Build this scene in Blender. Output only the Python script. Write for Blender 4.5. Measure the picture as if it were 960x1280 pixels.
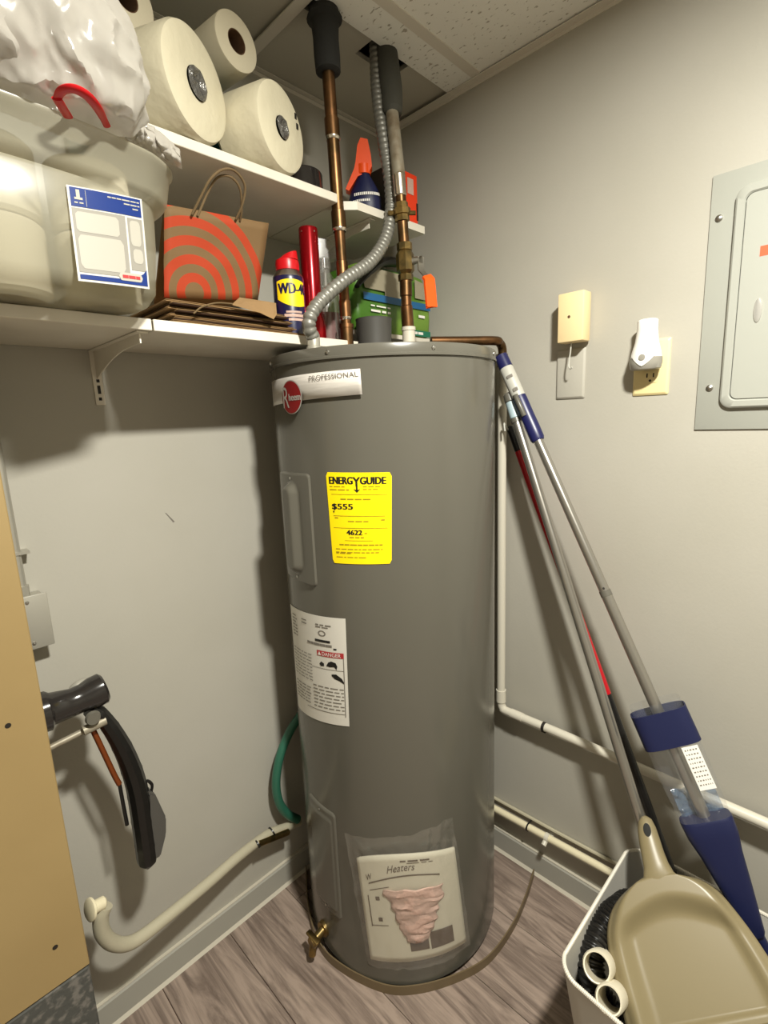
import bpy, bmesh, math, random
from mathutils import Vector, Matrix, noise
random.seed(7)
V = Vector
SC = bpy.context.scene
COL = SC.collection
for o in list(bpy.data.objects):
    bpy.data.objects.remove(o)

# ------------------------------------------------------------------ camera
F_PX = 622.63
CAM = V((-1.177, -1.118, 1.335))
YAW, PITCH, ROLL = math.radians(44.756), math.radians(-10.596), math.radians(-2.302)
_fw = V((math.cos(YAW) * math.cos(PITCH), math.sin(YAW) * math.cos(PITCH), math.sin(PITCH)))
_r0 = V((math.sin(YAW), -math.cos(YAW), 0))
_u0 = _r0.cross(_fw)
_rt = math.cos(ROLL) * _r0 + math.sin(ROLL) * _u0
_up = -math.sin(ROLL) * _r0 + math.cos(ROLL) * _u0
cd = bpy.data.cameras.new('camera')
cd.sensor_fit = 'HORIZONTAL'
cd.sensor_width = 36.0
cd.lens = F_PX / 960 * 36.0
cd.clip_start = 0.02
cam = bpy.data.objects.new('camera', cd)
COL.objects.link(cam)
cam.matrix_world = Matrix((
    (_rt.x, _up.x, -_fw.x, CAM.x), (_rt.y, _up.y, -_fw.y, CAM.y),
    (_rt.z, _up.z, -_fw.z, CAM.z), (0, 0, 0, 1)))
SC.camera = cam

# ------------------------------------------------------------------ world, light, exposure
w = bpy.data.worlds.new('world')
SC.world = w
w.use_nodes = True
w.node_tree.nodes['Background'].inputs[0].default_value = (0.05, 0.05, 0.05, 1)
w.node_tree.nodes['Background'].inputs[1].default_value = 0.1
BULB = V((-0.835, -1.26, 2.118))
BULB_R = 0.060
BULB_WATTS = 52.0
BULB_COL = (1.0, 0.980, 0.885)
SC.view_settings.view_transform = 'Standard'
SC.view_settings.look = 'None'
SC.view_settings.gamma = 1.0
SC.view_settings.use_curve_mapping = False
SC.view_settings.exposure = 0.0


def ray(px, py):
    return _rt * ((px - 480) / F_PX) - _up * ((py - 640) / F_PX) + _fw


def P(px, py, x=None, y=None, z=None):
    """room point seen at a pixel of the photograph, on a given wall / shelf / floor plane"""
    d = ray(px, py)
    t = (x - CAM.x) / d.x if x is not None else (y - CAM.y) / d.y if y is not None else (z - CAM.z) / d.z
    return CAM + d * t


def PL(px, py, p0, n):
    d = ray(px, py)
    return CAM + d * ((p0 - CAM).dot(n) / d.dot(n))


# ------------------------------------------------------------------ materials
def lin(c):
    return tuple(((x / 255) / 12.92 if x / 255 <= 0.04045 else ((x / 255 + 0.055) / 1.055) ** 2.4) for x in c) + (1,)


def mat(name, rgb, rough=0.5, metal=0.0, spec=0.5, var=None, bump=None, coat=0.0, trans=0.0, emit=None, aniso=None):
    m = bpy.data.materials.new(name)
    m.use_nodes = True
    nt = m.node_tree
    b = nt.nodes['Principled BSDF']
    b.inputs['Base Color'].default_value = lin(rgb)
    b.inputs['Roughness'].default_value = rough
    b.inputs['Metallic'].default_value = metal
    b.inputs['Specular IOR Level'].default_value = spec
    b.inputs['Coat Weight'].default_value = coat
    b.inputs['Transmission Weight'].default_value = trans
    tc = None
    if var or bump:
        tc = nt.nodes.new('ShaderNodeTexCoord')
    if var:   # (scale, rgb2, low, high)
        n = nt.nodes.new('ShaderNodeTexNoise')
        n.inputs['Scale'].default_value = var[0]
        n.inputs['Detail'].default_value = 5
        mp = nt.nodes.new('ShaderNodeMapping')
        if len(var) > 4:
            mp.inputs['Scale'].default_value = var[4]
        nt.links.new(tc.outputs['Object'], mp.inputs[0])
        nt.links.new(mp.outputs[0], n.inputs['Vector'])
        r = nt.nodes.new('ShaderNodeValToRGB')
        r.color_ramp.elements[0].position = var[2]
        r.color_ramp.elements[1].position = var[3]
        r.color_ramp.elements[0].color = lin(rgb)
        r.color_ramp.elements[1].color = lin(var[1])
        nt.links.new(n.outputs['Fac'], r.inputs['Fac'])
        nt.links.new(r.outputs['Color'], b.inputs['Base Color'])
    if bump:  # (scale, strength, distance)
        n = nt.nodes.new('ShaderNodeTexNoise')
        n.inputs['Scale'].default_value = bump[0]
        n.inputs['Detail'].default_value = 4
        nt.links.new(tc.outputs['Object'], n.inputs['Vector'])
        bp = nt.nodes.new('ShaderNodeBump')
        bp.inputs['Strength'].default_value = bump[1]
        bp.inputs['Distance'].default_value = bump[2]
        nt.links.new(n.outputs['Fac'], bp.inputs['Height'])
        nt.links.new(bp.outputs['Normal'], b.inputs['Normal'])
    if emit:
        b.inputs['Emission Color'].default_value = tuple(emit[0]) + (1,)
        b.inputs['Emission Strength'].default_value = emit[1]
    return m


def film(name, rgb, clear=0.6, transl=0.3, rough=0.15, bump=None, gloss=0.10):
    """thin plastic: partly see-through, partly scattering, with a gloss"""
    m = bpy.data.materials.new(name)
    m.use_nodes = True
    nt = m.node_tree
    nt.nodes.clear()
    out = nt.nodes.new('ShaderNodeOutputMaterial')
    tr = nt.nodes.new('ShaderNodeBsdfTransparent')
    di = nt.nodes.new('ShaderNodeBsdfDiffuse')
    tl = nt.nodes.new('ShaderNodeBsdfTranslucent')
    gl = nt.nodes.new('ShaderNodeBsdfGlossy')
    di.inputs[0].default_value = lin(rgb)
    tl.inputs[0].default_value = lin(rgb)
    gl.inputs['Roughness'].default_value = rough
    m1 = nt.nodes.new('ShaderNodeMixShader'); m1.inputs[0].default_value = transl
    m2 = nt.nodes.new('ShaderNodeMixShader'); m2.inputs[0].default_value = clear
    m3 = nt.nodes.new('ShaderNodeMixShader'); m3.inputs[0].default_value = gloss
    nt.links.new(di.outputs[0], m1.inputs[1]); nt.links.new(tl.outputs[0], m1.inputs[2])
    nt.links.new(m1.outputs[0], m2.inputs[1]); nt.links.new(tr.outputs[0], m2.inputs[2])
    nt.links.new(m2.outputs[0], m3.inputs[1]); nt.links.new(gl.outputs[0], m3.inputs[2])
    nt.links.new(m3.outputs[0], out.inputs[0])
    if bump:
        tc = nt.nodes.new('ShaderNodeTexCoord')
        n = nt.nodes.new('ShaderNodeTexNoise'); n.inputs['Scale'].default_value = bump[0]
        n.inputs['Detail'].default_value = 3
        bp = nt.nodes.new('ShaderNodeBump'); bp.inputs['Strength'].default_value = bump[1]
        bp.inputs['Distance'].default_value = bump[2]
        nt.links.new(tc.outputs['Object'], n.inputs['Vector'])
        nt.links.new(n.outputs['Fac'], bp.inputs['Height'])
        for s in (di, gl):
            nt.links.new(bp.outputs[0], s.inputs['Normal'])
    return m


M = {}
M['wall'] = mat('wall_paint', (179, 175, 164), 0.55, spec=0.3, var=(3, (174, 170, 158), 0.35, 0.65), bump=(160, 0.12, 0.002))
M['base'] = mat('baseboard_vinyl', (164, 161, 150), 0.5)
M['caulk'] = mat('white_caulk', (196, 189, 172), 0.5)
M['tile'] = None
M['grid'] = mat('grid_metal', (214, 208, 194), 0.45)
M['plain_tile'] = mat('plain_ceiling_panel', (184, 179, 164), 0.8, bump=(60, 0.1, 0.003))
M['void'] = mat('ceiling_void', (40, 38, 34), 0.9)
M['shelf'] = mat('white_melamine', (226, 220, 206), 0.45, var=(6, (214, 206, 190), 0.4, 0.7))
M['tank'] = mat('grey_tank_enamel', (93, 90, 81), 0.22, spec=0.5, bump=(5, 0.10, 0.01))
M['tank_dark'] = mat('dark_base_ring', (40, 38, 35), 0.6)
M['steel'] = mat('steel', (190, 188, 182), 0.3, 1.0)
M['white_lab'] = mat('white_label', (218, 214, 204), 0.45)
M['silver_lab'] = mat('silver_nameplate', (214, 208, 200), 0.3, var=(5, (186, 180, 172), 0.45, 0.6, (1, 1, 12)))
M['red_ink'] = mat('red_ink', (130, 22, 24), 0.4)
M['danger'] = mat('danger_red', (176, 50, 52), 0.5)
M['black_ink'] = mat('black_ink', (22, 20, 18), 0.5)
M['grey_ink'] = mat('grey_ink', (120, 114, 106), 0.6)
M['white_ink'] = mat('white_ink', (236, 232, 224), 0.5)
M['yellow'] = mat('yellow_label', (255, 226, 0), 0.45)
M['olive_ink'] = mat('olive_ink', (158, 134, 10), 0.6)
M['copper'] = mat('copper', (128, 92, 62), 0.38, 1.0, var=(22, (92, 72, 48), 0.4, 0.62))
M['solder'] = mat('solder', (214, 204, 190), 0.25, 1.0)
M['brass'] = mat('brass', (158, 132, 82), 0.35, 1.0, var=(40, (112, 98, 66), 0.4, 0.65))
M['foam_black'] = mat('black_foam', (34, 34, 32), 0.85, bump=(80, 0.3, 0.003))
M['foam_grey'] = mat('grey_foam', (64, 63, 55), 0.8, bump=(80, 0.2, 0.003))
M['dull_pipe'] = mat('dull_pipe', (150, 142, 124), 0.5, 0.3, var=(25, (110, 90, 64), 0.45, 0.7))
M['flex'] = mat('grey_flexible_conduit', (128, 126, 118), 0.42, 0.35)
M['white_pipe'] = mat('white_painted_pipe', (206, 200, 184), 0.4)
M['cream'] = mat('cream_plastic', (222, 212, 180), 0.4)
M['cream_hose'] = mat('cream_hose', (178, 171, 148), 0.4)
M['green_hose'] = mat('green_hose', (46, 100, 80), 0.35)
M['tan_strip'] = mat('tan_vinyl_strip', (108, 92, 66), 0.45)
M['orange'] = mat('orange_vinyl', (255, 92, 20), 0.4)
M['alarm'] = mat('beige_plastic', (240, 216, 166), 0.45)
M['almond'] = mat('almond_plastic', (236, 218, 162), 0.4)
M['nl_white'] = mat('white_plastic', (240, 238, 232), 0.35)
M['nl_grey'] = mat('grey_lens', (150, 146, 136), 0.3)
M['dark_slot'] = mat('dark_slot', (30, 24, 18), 0.6)
M['panel'] = mat('grey_panel_enamel', (164, 165, 156), 0.42, bump=(30, 0.03, 0.01))
M['chrome'] = mat('chrome', (206, 204, 198), 0.25, 0.6)
M['sticker'] = mat('orange_red_sticker', (240, 90, 50), 0.5)
M['galv'] = mat('galvanised', (176, 172, 160), 0.4, 0.5)
M['tan_panel'] = mat('tan_laminate', (160, 137, 93), 0.5, var=(2.5, (152, 129, 86), 0.4, 0.65))
M['dark_wood'] = mat('dark_brown_edge', (70, 40, 24), 0.6)
M['speckle'] = mat('dark_speckled_block', (74, 74, 70), 0.8, var=(60, (112, 108, 102), 0.5, 0.62), bump=(90, 0.3, 0.004))
M['black'] = mat('black_rubber', (20, 19, 18), 0.35)
M['black_gloss'] = mat('black_gloss', (40, 37, 35), 0.16)
M['grey_clear'] = mat('grey_plastic', (96, 93, 84), 0.35)
M['brown_rod'] = mat('brown_rod', (130, 66, 30), 0.3, 0.4)
M['tub'] = film('translucent_tub', (192, 188, 168), 0.46, 0.45, 0.3, gloss=0.05)
M['bagfilm'] = film('white_bag_film', (206, 201, 192), 0.22, 0.40, 0.16, bump=(16, 0.35, 0.01), gloss=0.10)
M['clearfilm'] = film('clear_bag_film', (220, 218, 208), 0.88, 0.5, 0.1, bump=(40, 0.6, 0.01), gloss=0.10)
M['bottlefilm'] = film('clear_bottle', (206, 202, 196), 0.72, 0.4, 0.12, gloss=0.12)
M['sleeve'] = film('clear_sleeve', (190, 195, 205), 0.93, 0.4, 0.12, bump=(18, 0.5, 0.01), gloss=0.07)
M['refill'] = film('blue_refill_film', (110, 150, 190), 0.55, 0.4, 0.12, bump=(30, 0.8, 0.01), gloss=0.15)
M['roll'] = mat('white_paper', (214, 205, 180), 0.85, bump=(90, 0.2, 0.002))
M['rollwrap'] = mat('wrapped_paper', (212, 204, 178), 0.38, spec=0.6, bump=(13, 0.5, 0.012))
M['core_grey'] = mat('grey_crinkled_core', (112, 110, 106), 0.25, 0.5, bump=(60, 1.0, 0.01))
M['core_brown'] = mat('cardboard_core', (92, 64, 40), 0.8)
M['teal'] = mat('teal_wrap', (20, 84, 82), 0.4)
M['kraft'] = mat('kraft_paper', (150, 120, 80), 0.75, var=(8, (132, 102, 64), 0.4, 0.65))
M['kraft_gap_shade'] = mat('kraft_gap_shade', (62, 40, 24), 0.8)  # kraft darkened to paint the shade in the gaps between flattened bags
M['rope'] = mat('twisted_paper_cord', (112, 92, 62), 0.8)
M['red_gloss'] = mat('red_anodised', (150, 8, 20), 0.22, 0.6)
M['red_plastic'] = mat('red_plastic', (196, 14, 24), 0.35)
M['red_liquid'] = mat('red_liquid', (104, 20, 22), 0.3)
M['blue_can'] = mat('blue_can', (22, 22, 62), 0.3)
M['can_yellow'] = mat('yellow_shield', (250, 218, 20), 0.4)
M['blue_label'] = mat('blue_label', (6, 42, 112), 0.4)
M['navy'] = mat('navy_plastic', (18, 25, 64), 0.45)
M['purple_navy'] = mat('navy_grip', (26, 28, 78), 0.35)
M['light_blue'] = mat('pale_blue_plastic', (170, 190, 196), 0.4)
M['pale_grey'] = mat('pale_grey_plastic', (186, 184, 174), 0.4)
M['pole'] = mat('brushed_aluminium_pole', (172, 168, 160), 0.28, 0.85)
M['red_pole'] = mat('red_pole', (176, 12, 26), 0.35)
M['orange_box'] = mat('orange_red_carton', (226, 58, 16), 0.45)
M['orange_trig'] = mat('orange_trigger', (240, 80, 16), 0.4)
M['green_pack'] = mat('green_pack', (66, 110, 30), 0.4, var=(7, (112, 146, 54), 0.45, 0.6))
M['green_dark'] = mat('green_dark', (28, 110, 84), 0.4)
M['blue_band'] = mat('blue_band', (26, 92, 140), 0.4)
M['pack_grey'] = mat('grey_photo_print', (150, 142, 120), 0.5)
M['cup'] = mat('dark_grey_cup', (74, 72, 68), 0.5)
M['dustpan'] = mat('beige_dustpan', (131, 119, 89), 0.36, spec=0.5)
M['basket'] = mat('grey_white_bin', (186, 182, 172), 0.5, bump=(70, 0.15, 0.003))
M['basket_rim'] = mat('bin_rim', (220, 214, 200), 0.4)
M['pvc'] = mat('white_tube', (226, 218, 196), 0.35)
M['hose_black'] = mat('black_hose', (22, 21, 20), 0.3)
M['pink'] = mat('pink_paper', (196, 164, 150), 0.5, bump=(30, 0.6, 0.01))
M['manual'] = mat('booklet_paper', (206, 200, 180), 0.6)
M['brown_ink'] = mat('brown_print', (84, 68, 54), 0.6)
M['light_grey'] = mat('label_grey', (170, 166, 158), 0.5)
M['tub_label'] = mat('tub_label_white', (196, 193, 186), 0.5)
M['tub_grey'] = mat('tub_label_grey', (140, 136, 127), 0.5)
M['tub_white'] = mat('tub_label_photo', (168, 164, 153), 0.5)
M['galv_dull'] = mat('dull_galvanised', (168, 164, 152), 0.45, 0.3)


def tile_material():
    m = mat('fissured_ceiling_tile', (206, 198, 180), 0.85)
    nt = m.node_tree
    b = nt.nodes['Principled BSDF']
    tc = nt.nodes.new('ShaderNodeTexCoord')
    mp = nt.nodes.new('ShaderNodeMapping')
    mp.inputs['Scale'].default_value = (1.0, 0.45, 1.0)
    n = nt.nodes.new('ShaderNodeTexNoise'); n.inputs['Scale'].default_value = 150; n.inputs['Detail'].default_value = 2
    r = nt.nodes.new('ShaderNodeValToRGB')
    r.color_ramp.elements[0].position = 0.31; r.color_ramp.elements[1].position = 0.37
    r.color_ramp.elements[0].color = lin((176, 170, 156)); r.color_ramp.elements[1].color = lin((236, 235, 226))
    bp = nt.nodes.new('ShaderNodeBump'); bp.inputs['Strength'].default_value = 0.5; bp.inputs['Distance'].default_value = 0.004
    nt.links.new(tc.outputs['Object'], mp.inputs[0]); nt.links.new(mp.outputs[0], n.inputs['Vector'])
    nt.links.new(n.outputs['Fac'], r.inputs[0]); nt.links.new(r.outputs[0], b.inputs['Base Color'])
    nt.links.new(r.outputs[0], bp.inputs['Height']); nt.links.new(bp.outputs[0], b.inputs['Normal'])
    return m


M['tile'] = tile_material()


def plank_material():
    m = mat('grey_brown_vinyl_plank', (120, 100, 88), 0.42)
    nt = m.node_tree
    b = nt.nodes['Principled BSDF']
    tc = nt.nodes.new('ShaderNodeTexCoord')
    oi = nt.nodes.new('ShaderNodeObjectInfo')
    ad = nt.nodes.new('ShaderNodeVectorMath'); ad.operation = 'MULTIPLY_ADD'
    cx = nt.nodes.new('ShaderNodeCombineXYZ')
    for i in range(3):
        nt.links.new(oi.outputs['Random'], cx.inputs[i])
    ad.inputs[1].default_value = (13, 29, 7)
    nt.links.new(cx.outputs[0], ad.inputs[0])
    nt.links.new(tc.outputs['Object'], ad.inputs[2])
    mp = nt.nodes.new('ShaderNodeMapping'); mp.inputs['Scale'].default_value = (9.0, 0.9, 1)
    nt.links.new(ad.outputs[0], mp.inputs[0])
    n = nt.nodes.new('ShaderNodeTexNoise'); n.inputs['Scale'].default_value = 2.2; n.inputs['Detail'].default_value = 8
    n.inputs['Roughness'].default_value = 0.62; n.inputs['Distortion'].default_value = 0.9
    nt.links.new(mp.outputs[0], n.inputs['Vector'])
    mu = nt.nodes.new('ShaderNodeMath'); mu.operation = 'MULTIPLY'; mu.inputs[1].default_value = 9.0
    fr = nt.nodes.new('ShaderNodeMath'); fr.operation = 'PINGPONG'; fr.inputs[1].default_value = 1.0
    nt.links.new(n.outputs['Fac'], mu.inputs[0]); nt.links.new(mu.outputs[0], fr.inputs[0])
    mp2 = nt.nodes.new('ShaderNodeMapping'); mp2.inputs['Scale'].default_value = (60, 3, 1)
    n2 = nt.nodes.new('ShaderNodeTexNoise'); n2.inputs['Scale'].default_value = 2; n2.inputs['Detail'].default_value = 6
    nt.links.new(ad.outputs[0], mp2.inputs[0]); nt.links.new(mp2.outputs[0], n2.inputs['Vector'])
    mx = nt.nodes.new('ShaderNodeMath'); mx.operation = 'MULTIPLY_ADD'; mx.inputs[1].default_value = 0.45
    mx2 = nt.nodes.new('ShaderNodeMath'); mx2.operation = 'MULTIPLY'; mx2.inputs[1].default_value = 0.75
    nt.links.new(n2.outputs['Fac'], mx2.inputs[0])
    nt.links.new(fr.outputs[0], mx.inputs[0]); nt.links.new(mx2.outputs[0], mx.inputs[2])
    r = nt.nodes.new('ShaderNodeValToRGB')
    r.color_ramp.elements[0].position = 0.15; r.color_ramp.elements[1].position = 0.85
    r.color_ramp.elements[0].color = lin((88, 74, 66)); r.color_ramp.elements[1].color = lin((160, 142, 129))
    nt.links.new(mx.outputs[0], r.inputs[0]); nt.links.new(r.outputs[0], b.inputs['Base Color'])
    bp = nt.nodes.new('ShaderNodeBump'); bp.inputs['Strength'].default_value = 0.12; bp.inputs['Distance'].default_value = 0.002
    nt.links.new(mx.outputs[0], bp.inputs['Height']); nt.links.new(bp.outputs[0], b.inputs['Normal'])
    return m


M['plank'] = plank_material()


# ------------------------------------------------------------------ mesh helpers
def NB():
    return bmesh.new()


def basis(ax):
    ax = V(ax).normalized()
    t = V((0, 0, 1)) if abs(ax.z) < 0.9 else V((1, 0, 0))
    a = ax.cross(t).normalized()
    return a, ax.cross(a).normalized(), ax


def add_box(bm, lo, hi, bev=0.0, seg=2, xf=None):
    lo, hi = V(lo), V(hi)
    lo, hi = V([min(a, b) for a, b in zip(lo, hi)]), V([max(a, b) for a, b in zip(lo, hi)])
    t = bmesh.new()
    bmesh.ops.create_cube(t, size=1.0)
    for v in t.verts:
        v.co = V([lo[i] + (v.co[i] + 0.5) * (hi[i] - lo[i]) for i in range(3)])
    if bev > 0:
        bmesh.ops.bevel(t, geom=t.edges[:], offset=bev, segments=seg, profile=0.5, affect='EDGES')
    merge(bm, t, xf)


def merge(bm, t, xf=None):
    mp = {}
    for v in t.verts:
        mp[v] = bm.verts.new(xf(v.co) if xf else v.co)
    for f in t.faces:
        try:
            bm.faces.new([mp[v] for v in f.verts])
        except ValueError:
            pass
    t.free()


def add_rings(bm, rings, cap0=True, cap1=True, closed=True):
    vs = [[bm.verts.new(p) for p in r] for r in rings]
    n = len(vs[0])
    for a, b in zip(vs, vs[1:]):
        for i in range(n if closed else n - 1):
            j = (i + 1) % n
            bm.faces.new((a[i], a[j], b[j], b[i]))
    if cap0:
        bm.faces.new(list(reversed(vs[0])))
    if cap1:
        bm.faces.new(vs[-1])


def add_lathe(bm, prof, c=(0, 0, 0), ax=(0, 0, 1), seg=32, cap0=True, cap1=True):
    """prof: list of (radius, height along ax)"""
    a, b, x = basis(ax)
    c = V(c)
    rings = []
    for r, h in prof:
        rings.append([c + x * h + (a * math.cos(2 * math.pi * i / seg) + b * math.sin(2 * math.pi * i / seg)) * max(r, 1e-5)
                      for i in range(seg)])
    add_rings(bm, rings, cap0, cap1)


def cyl(bm, p, q, r, r2=None, seg=20, bev=0.0):
    p, q = V(p), V(q)
    L = (q - p).length
    r2 = r if r2 is None else r2
    prof = [(r, 0), (r2, L)] if bev <= 0 else [(r - bev, 0), (r, bev), (r2, L - bev), (r2 - bev, L)]
    add_lathe(bm, prof, p, q - p, seg)


def spline(pts, n=8):
    pts = [V(p) for p in pts]
    ex = [pts[0] * 2 - pts[1]] + pts + [pts[-1] * 2 - pts[-2]]
    out = []
    for i in range(1, len(ex) - 2):
        p0, p1, p2, p3 = ex[i - 1:i + 3]
        for k in range(n):
            t = k / n
            out.append(0.5 * ((2 * p1) + (p2 - p0) * t + (2 * p0 - 5 * p1 + 4 * p2 - p3) * t * t + (3 * p1 - p0 - 3 * p2 + p3) * t ** 3))
    out.append(pts[-1])
    return out


def frames(pts):
    fr = []
    tp = None
    for i, p in enumerate(pts):
        t = (pts[min(i + 1, len(pts) - 1)] - pts[max(i - 1, 0)]).normalized()
        if tp is None:
            a, b, _ = basis(t)
        else:
            a = (a - t * a.dot(t)).normalized()
            b = t.cross(a)
        tp = t
        fr.append((p, a, b, t))
    return fr


def add_tube(bm, pts, r, seg=12, cap=True, flat=1.0):
    pts = [V(p) for p in pts]
    rings = []
    for i, (p, a, b, t) in enumerate(frames(pts)):
        rr = r[i] if isinstance(r, (list, tuple)) else r(i / (len(pts) - 1)) if callable(r) else r
        rings.append([p + a * (rr * math.cos(2 * math.pi * k / seg)) + b * (rr * flat * math.sin(2 * math.pi * k / seg)) for k in range(seg)])
    add_rings(bm, rings, cap, cap)


def rrect(x0, x1, y0, y1, z, r, seg=6):
    out = []
    for cx, cy, a0 in ((x1 - r, y1 - r, 0), (x0 + r, y1 - r, 90), (x0 + r, y0 + r, 180), (x1 - r, y0 + r, 270)):
        for k in range(seg + 1):
            a = math.radians(a0 + 90 * k / seg)
            out.append(V((cx + r * math.cos(a), cy + r * math.sin(a), z)))
    return out


def add_prism(bm, poly, d):
    """poly: 3d points in a plane, d: extrusion vector"""
    d = V(d)
    a = [bm.verts.new(V(p)) for p in poly]
    b = [bm.verts.new(V(p) + d) for p in poly]
    bm.faces.new(list(reversed(a)))
    bm.faces.new(b)
    n = len(a)
    for i in range(n):
        bm.faces.new((a[i], a[(i + 1) % n], b[(i + 1) % n], b[i]))


def sph(bm, c, r, s=(1, 1, 1), seg=16):
    t = bmesh.new()
    bmesh.ops.create_uvsphere(t, u_segments=seg, v_segments=seg // 2 + 2, radius=r)
    merge(bm, t, lambda p: V(c) + V((p.x * s[0], p.y * s[1], p.z * s[2])))


def add_grid(bm, S, u0, u1, v0, v1, nu, nv, h=0.0, mask=None):
    g = []
    for j in range(nv + 1):
        row = []
        for i in range(nu + 1):
            u = u0 + (u1 - u0) * i / nu
            v = v0 + (v1 - v0) * j / nv
            row.append(bm.verts.new(S(u, v, h(u, v) if callable(h) else h)))
        g.append(row)
    for j in range(nv):
        for i in range(nu):
            bm.faces.new((g[j][i], g[j][i + 1], g[j + 1][i + 1], g[j + 1][i]))
    return g


_txt = {}


def text_mesh(s):
    if s in _txt:
        return _txt[s]
    cu = bpy.data.curves.new('t', 'FONT')
    cu.body = s
    cu.resolution_u = 3
    o = bpy.data.objects.new('t', cu)
    COL.objects.link(o)
    dg = bpy.context.evaluated_depsgraph_get()
    me = bpy.data.meshes.new_from_object(o.evaluated_get(dg))
    vs = [(v.co.x, v.co.y) for v in me.vertices]
    fs = [tuple(p.vertices) for p in me.polygons]
    bpy.data.objects.remove(o)
    bpy.data.curves.remove(cu)
    bpy.data.meshes.remove(me)
    x0, x1 = min(v[0] for v in vs), max(v[0] for v in vs)
    y0, y1 = min(v[1] for v in vs), max(v[1] for v in vs)
    vs = [((x - x0) / (x1 - x0), (y - y0) / (y1 - y0)) for x, y in vs]
    _txt[s] = (vs, fs)
    return _txt[s]


def add_text(bm, S, s, u0, u1, v0, v1, h, slant=0.0, bold=0.0):
    vs, fs = text_mesh(s)
    offs = [(0, 0)] if bold == 0 else [(0, 0), (bold, 0), (-bold, 0)]
    for k, (du, dv) in enumerate(offs):
        q = [bm.verts.new(S(u0 + (u1 - u0) * x + du + slant * y, v0 + (v1 - v0) * y + dv, h + k * 0.00005)) for x, y in vs]
        for f in fs:
            try:
                bm.faces.new([q[i] for i in f])
            except ValueError:
                pass


def obj(name, bm, m, parent=None, smooth=True, angle=38, solid=0.0, recalc=True):
    if recalc:
        bmesh.ops.recalc_face_normals(bm, faces=bm.faces)
    me = bpy.data.meshes.new(name)
    if parent is not None:
        org = wloc(parent)
    else:
        xs = [v.co for v in bm.verts]
        org = V(((min(p.x for p in xs) + max(p.x for p in xs)) / 2, (min(p.y for p in xs) + max(p.y for p in xs)) / 2, min(p.z for p in xs)))
    for v in bm.verts:
        v.co -= org
    bm.to_mesh(me)
    bm.free()
    if smooth:
        me.polygons.foreach_set('use_smooth', [True] * len(me.polygons))
        me.set_sharp_from_angle(angle=math.radians(angle))
    me.materials.append(M[m] if isinstance(m, str) else m)
    o = bpy.data.objects.new(name, me)
    COL.objects.link(o)
    if parent is not None:
        o.parent = parent
    else:
        o.location = org
    if solid:
        md = o.modifiers.new('thickness', 'SOLIDIFY')
        md.thickness = solid
        md.offset = 0
    return o


def wloc(o):
    p = V((0, 0, 0))
    while o is not None:
        p = p + V(o.location)
        o = o.parent
    return p


def tag(o, label, cat, group=None):
    o['label'] = label
    o['category'] = cat
    if group:
        o['group'] = group
    return o


def thing(name, loc, label, cat, group=None):
    o = bpy.data.objects.new(name, None)
    o.empty_display_size = 0.05
    COL.objects.link(o)
    o.location = V(loc)
    return tag(o, label, cat, group)


def struct(o):
    o['kind'] = 'structure'
    return o


# ------------------------------------------------------------------ the room
XL, YB, ZC = -2.35, -2.55, 2.14
bm = NB(); add_box(bm, (XL, 0, 0), (0.1, 0.1, 2.34)); struct(obj('wall_left', bm, 'wall', smooth=False))
sc_ = bpy.data.objects['wall_left']; p0_ = P(213, 648, y=-.0004)
bm = NB(); add_prism(bm, [p0_ + V((-0.010, 0, 0.014)), p0_ + V((-0.008, 0, 0.014)), p0_ + V((0.009, 0, -0.009)), p0_ + V((0.005, 0, -0.010))], (0, 0.0004, 0)); obj('scuff_mark', bm, 'grey_ink', sc_, smooth=False)
bm = NB(); add_box(bm, (0, YB, 0), (0.1, 0, 2.34)); struct(obj('wall_right', bm, 'wall', smooth=False))
bm = NB(); add_box(bm, (XL - 0.1, YB - 0.1, 0), (0.1, YB, 2.34)); struct(obj('wall_back', bm, 'wall', smooth=False))
bm = NB(); add_box(bm, (XL - 0.1, YB, 0), (XL, 0.1, 2.34)); struct(obj('wall_rear', bm, 'wall', smooth=False))
bm = NB(); add_box(bm, (XL - 0.1, YB - 0.1, -0.1), (0.1, 0.1, -0.004))
floor = struct(obj('floor', bm, 'dark_wood', smooth=False))
PW, PLN = 0.1785, 1.22
xx, ci = 0.0, 0
pm = {}
while xx > XL:
    x0 = max(xx - PW, XL)
    yy = -((ci * 0.47) % PLN) + 0.0
    segs = []
    y1 = 0.0
    y0 = -((ci * 0.47 + 0.35) % PLN)
    while y1 > YB:
        y0 = max(y0, YB)
        segs.append((y0, y1)); y1 = y0; y0 = y0 - PLN
    for (a, b) in segs:
        if b - a < 0.02:
            continue
        bm = NB(); add_box(bm, (x0 + 0.0006, a + 0.0006, -0.004), (xx - 0.0006, b - 0.0006, 0.0), bev=0.0009, seg=1)
        obj('plank', bm, 'plank', floor, smooth=False)
    xx -= PW; ci += 1

bm = NB(); add_box(bm, (XL - 0.1, YB - 0.1, 2.34), (0.1, 0.1, 2.42))
ceil = struct(obj('ceiling', bm, 'void', smooth=False))
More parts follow.
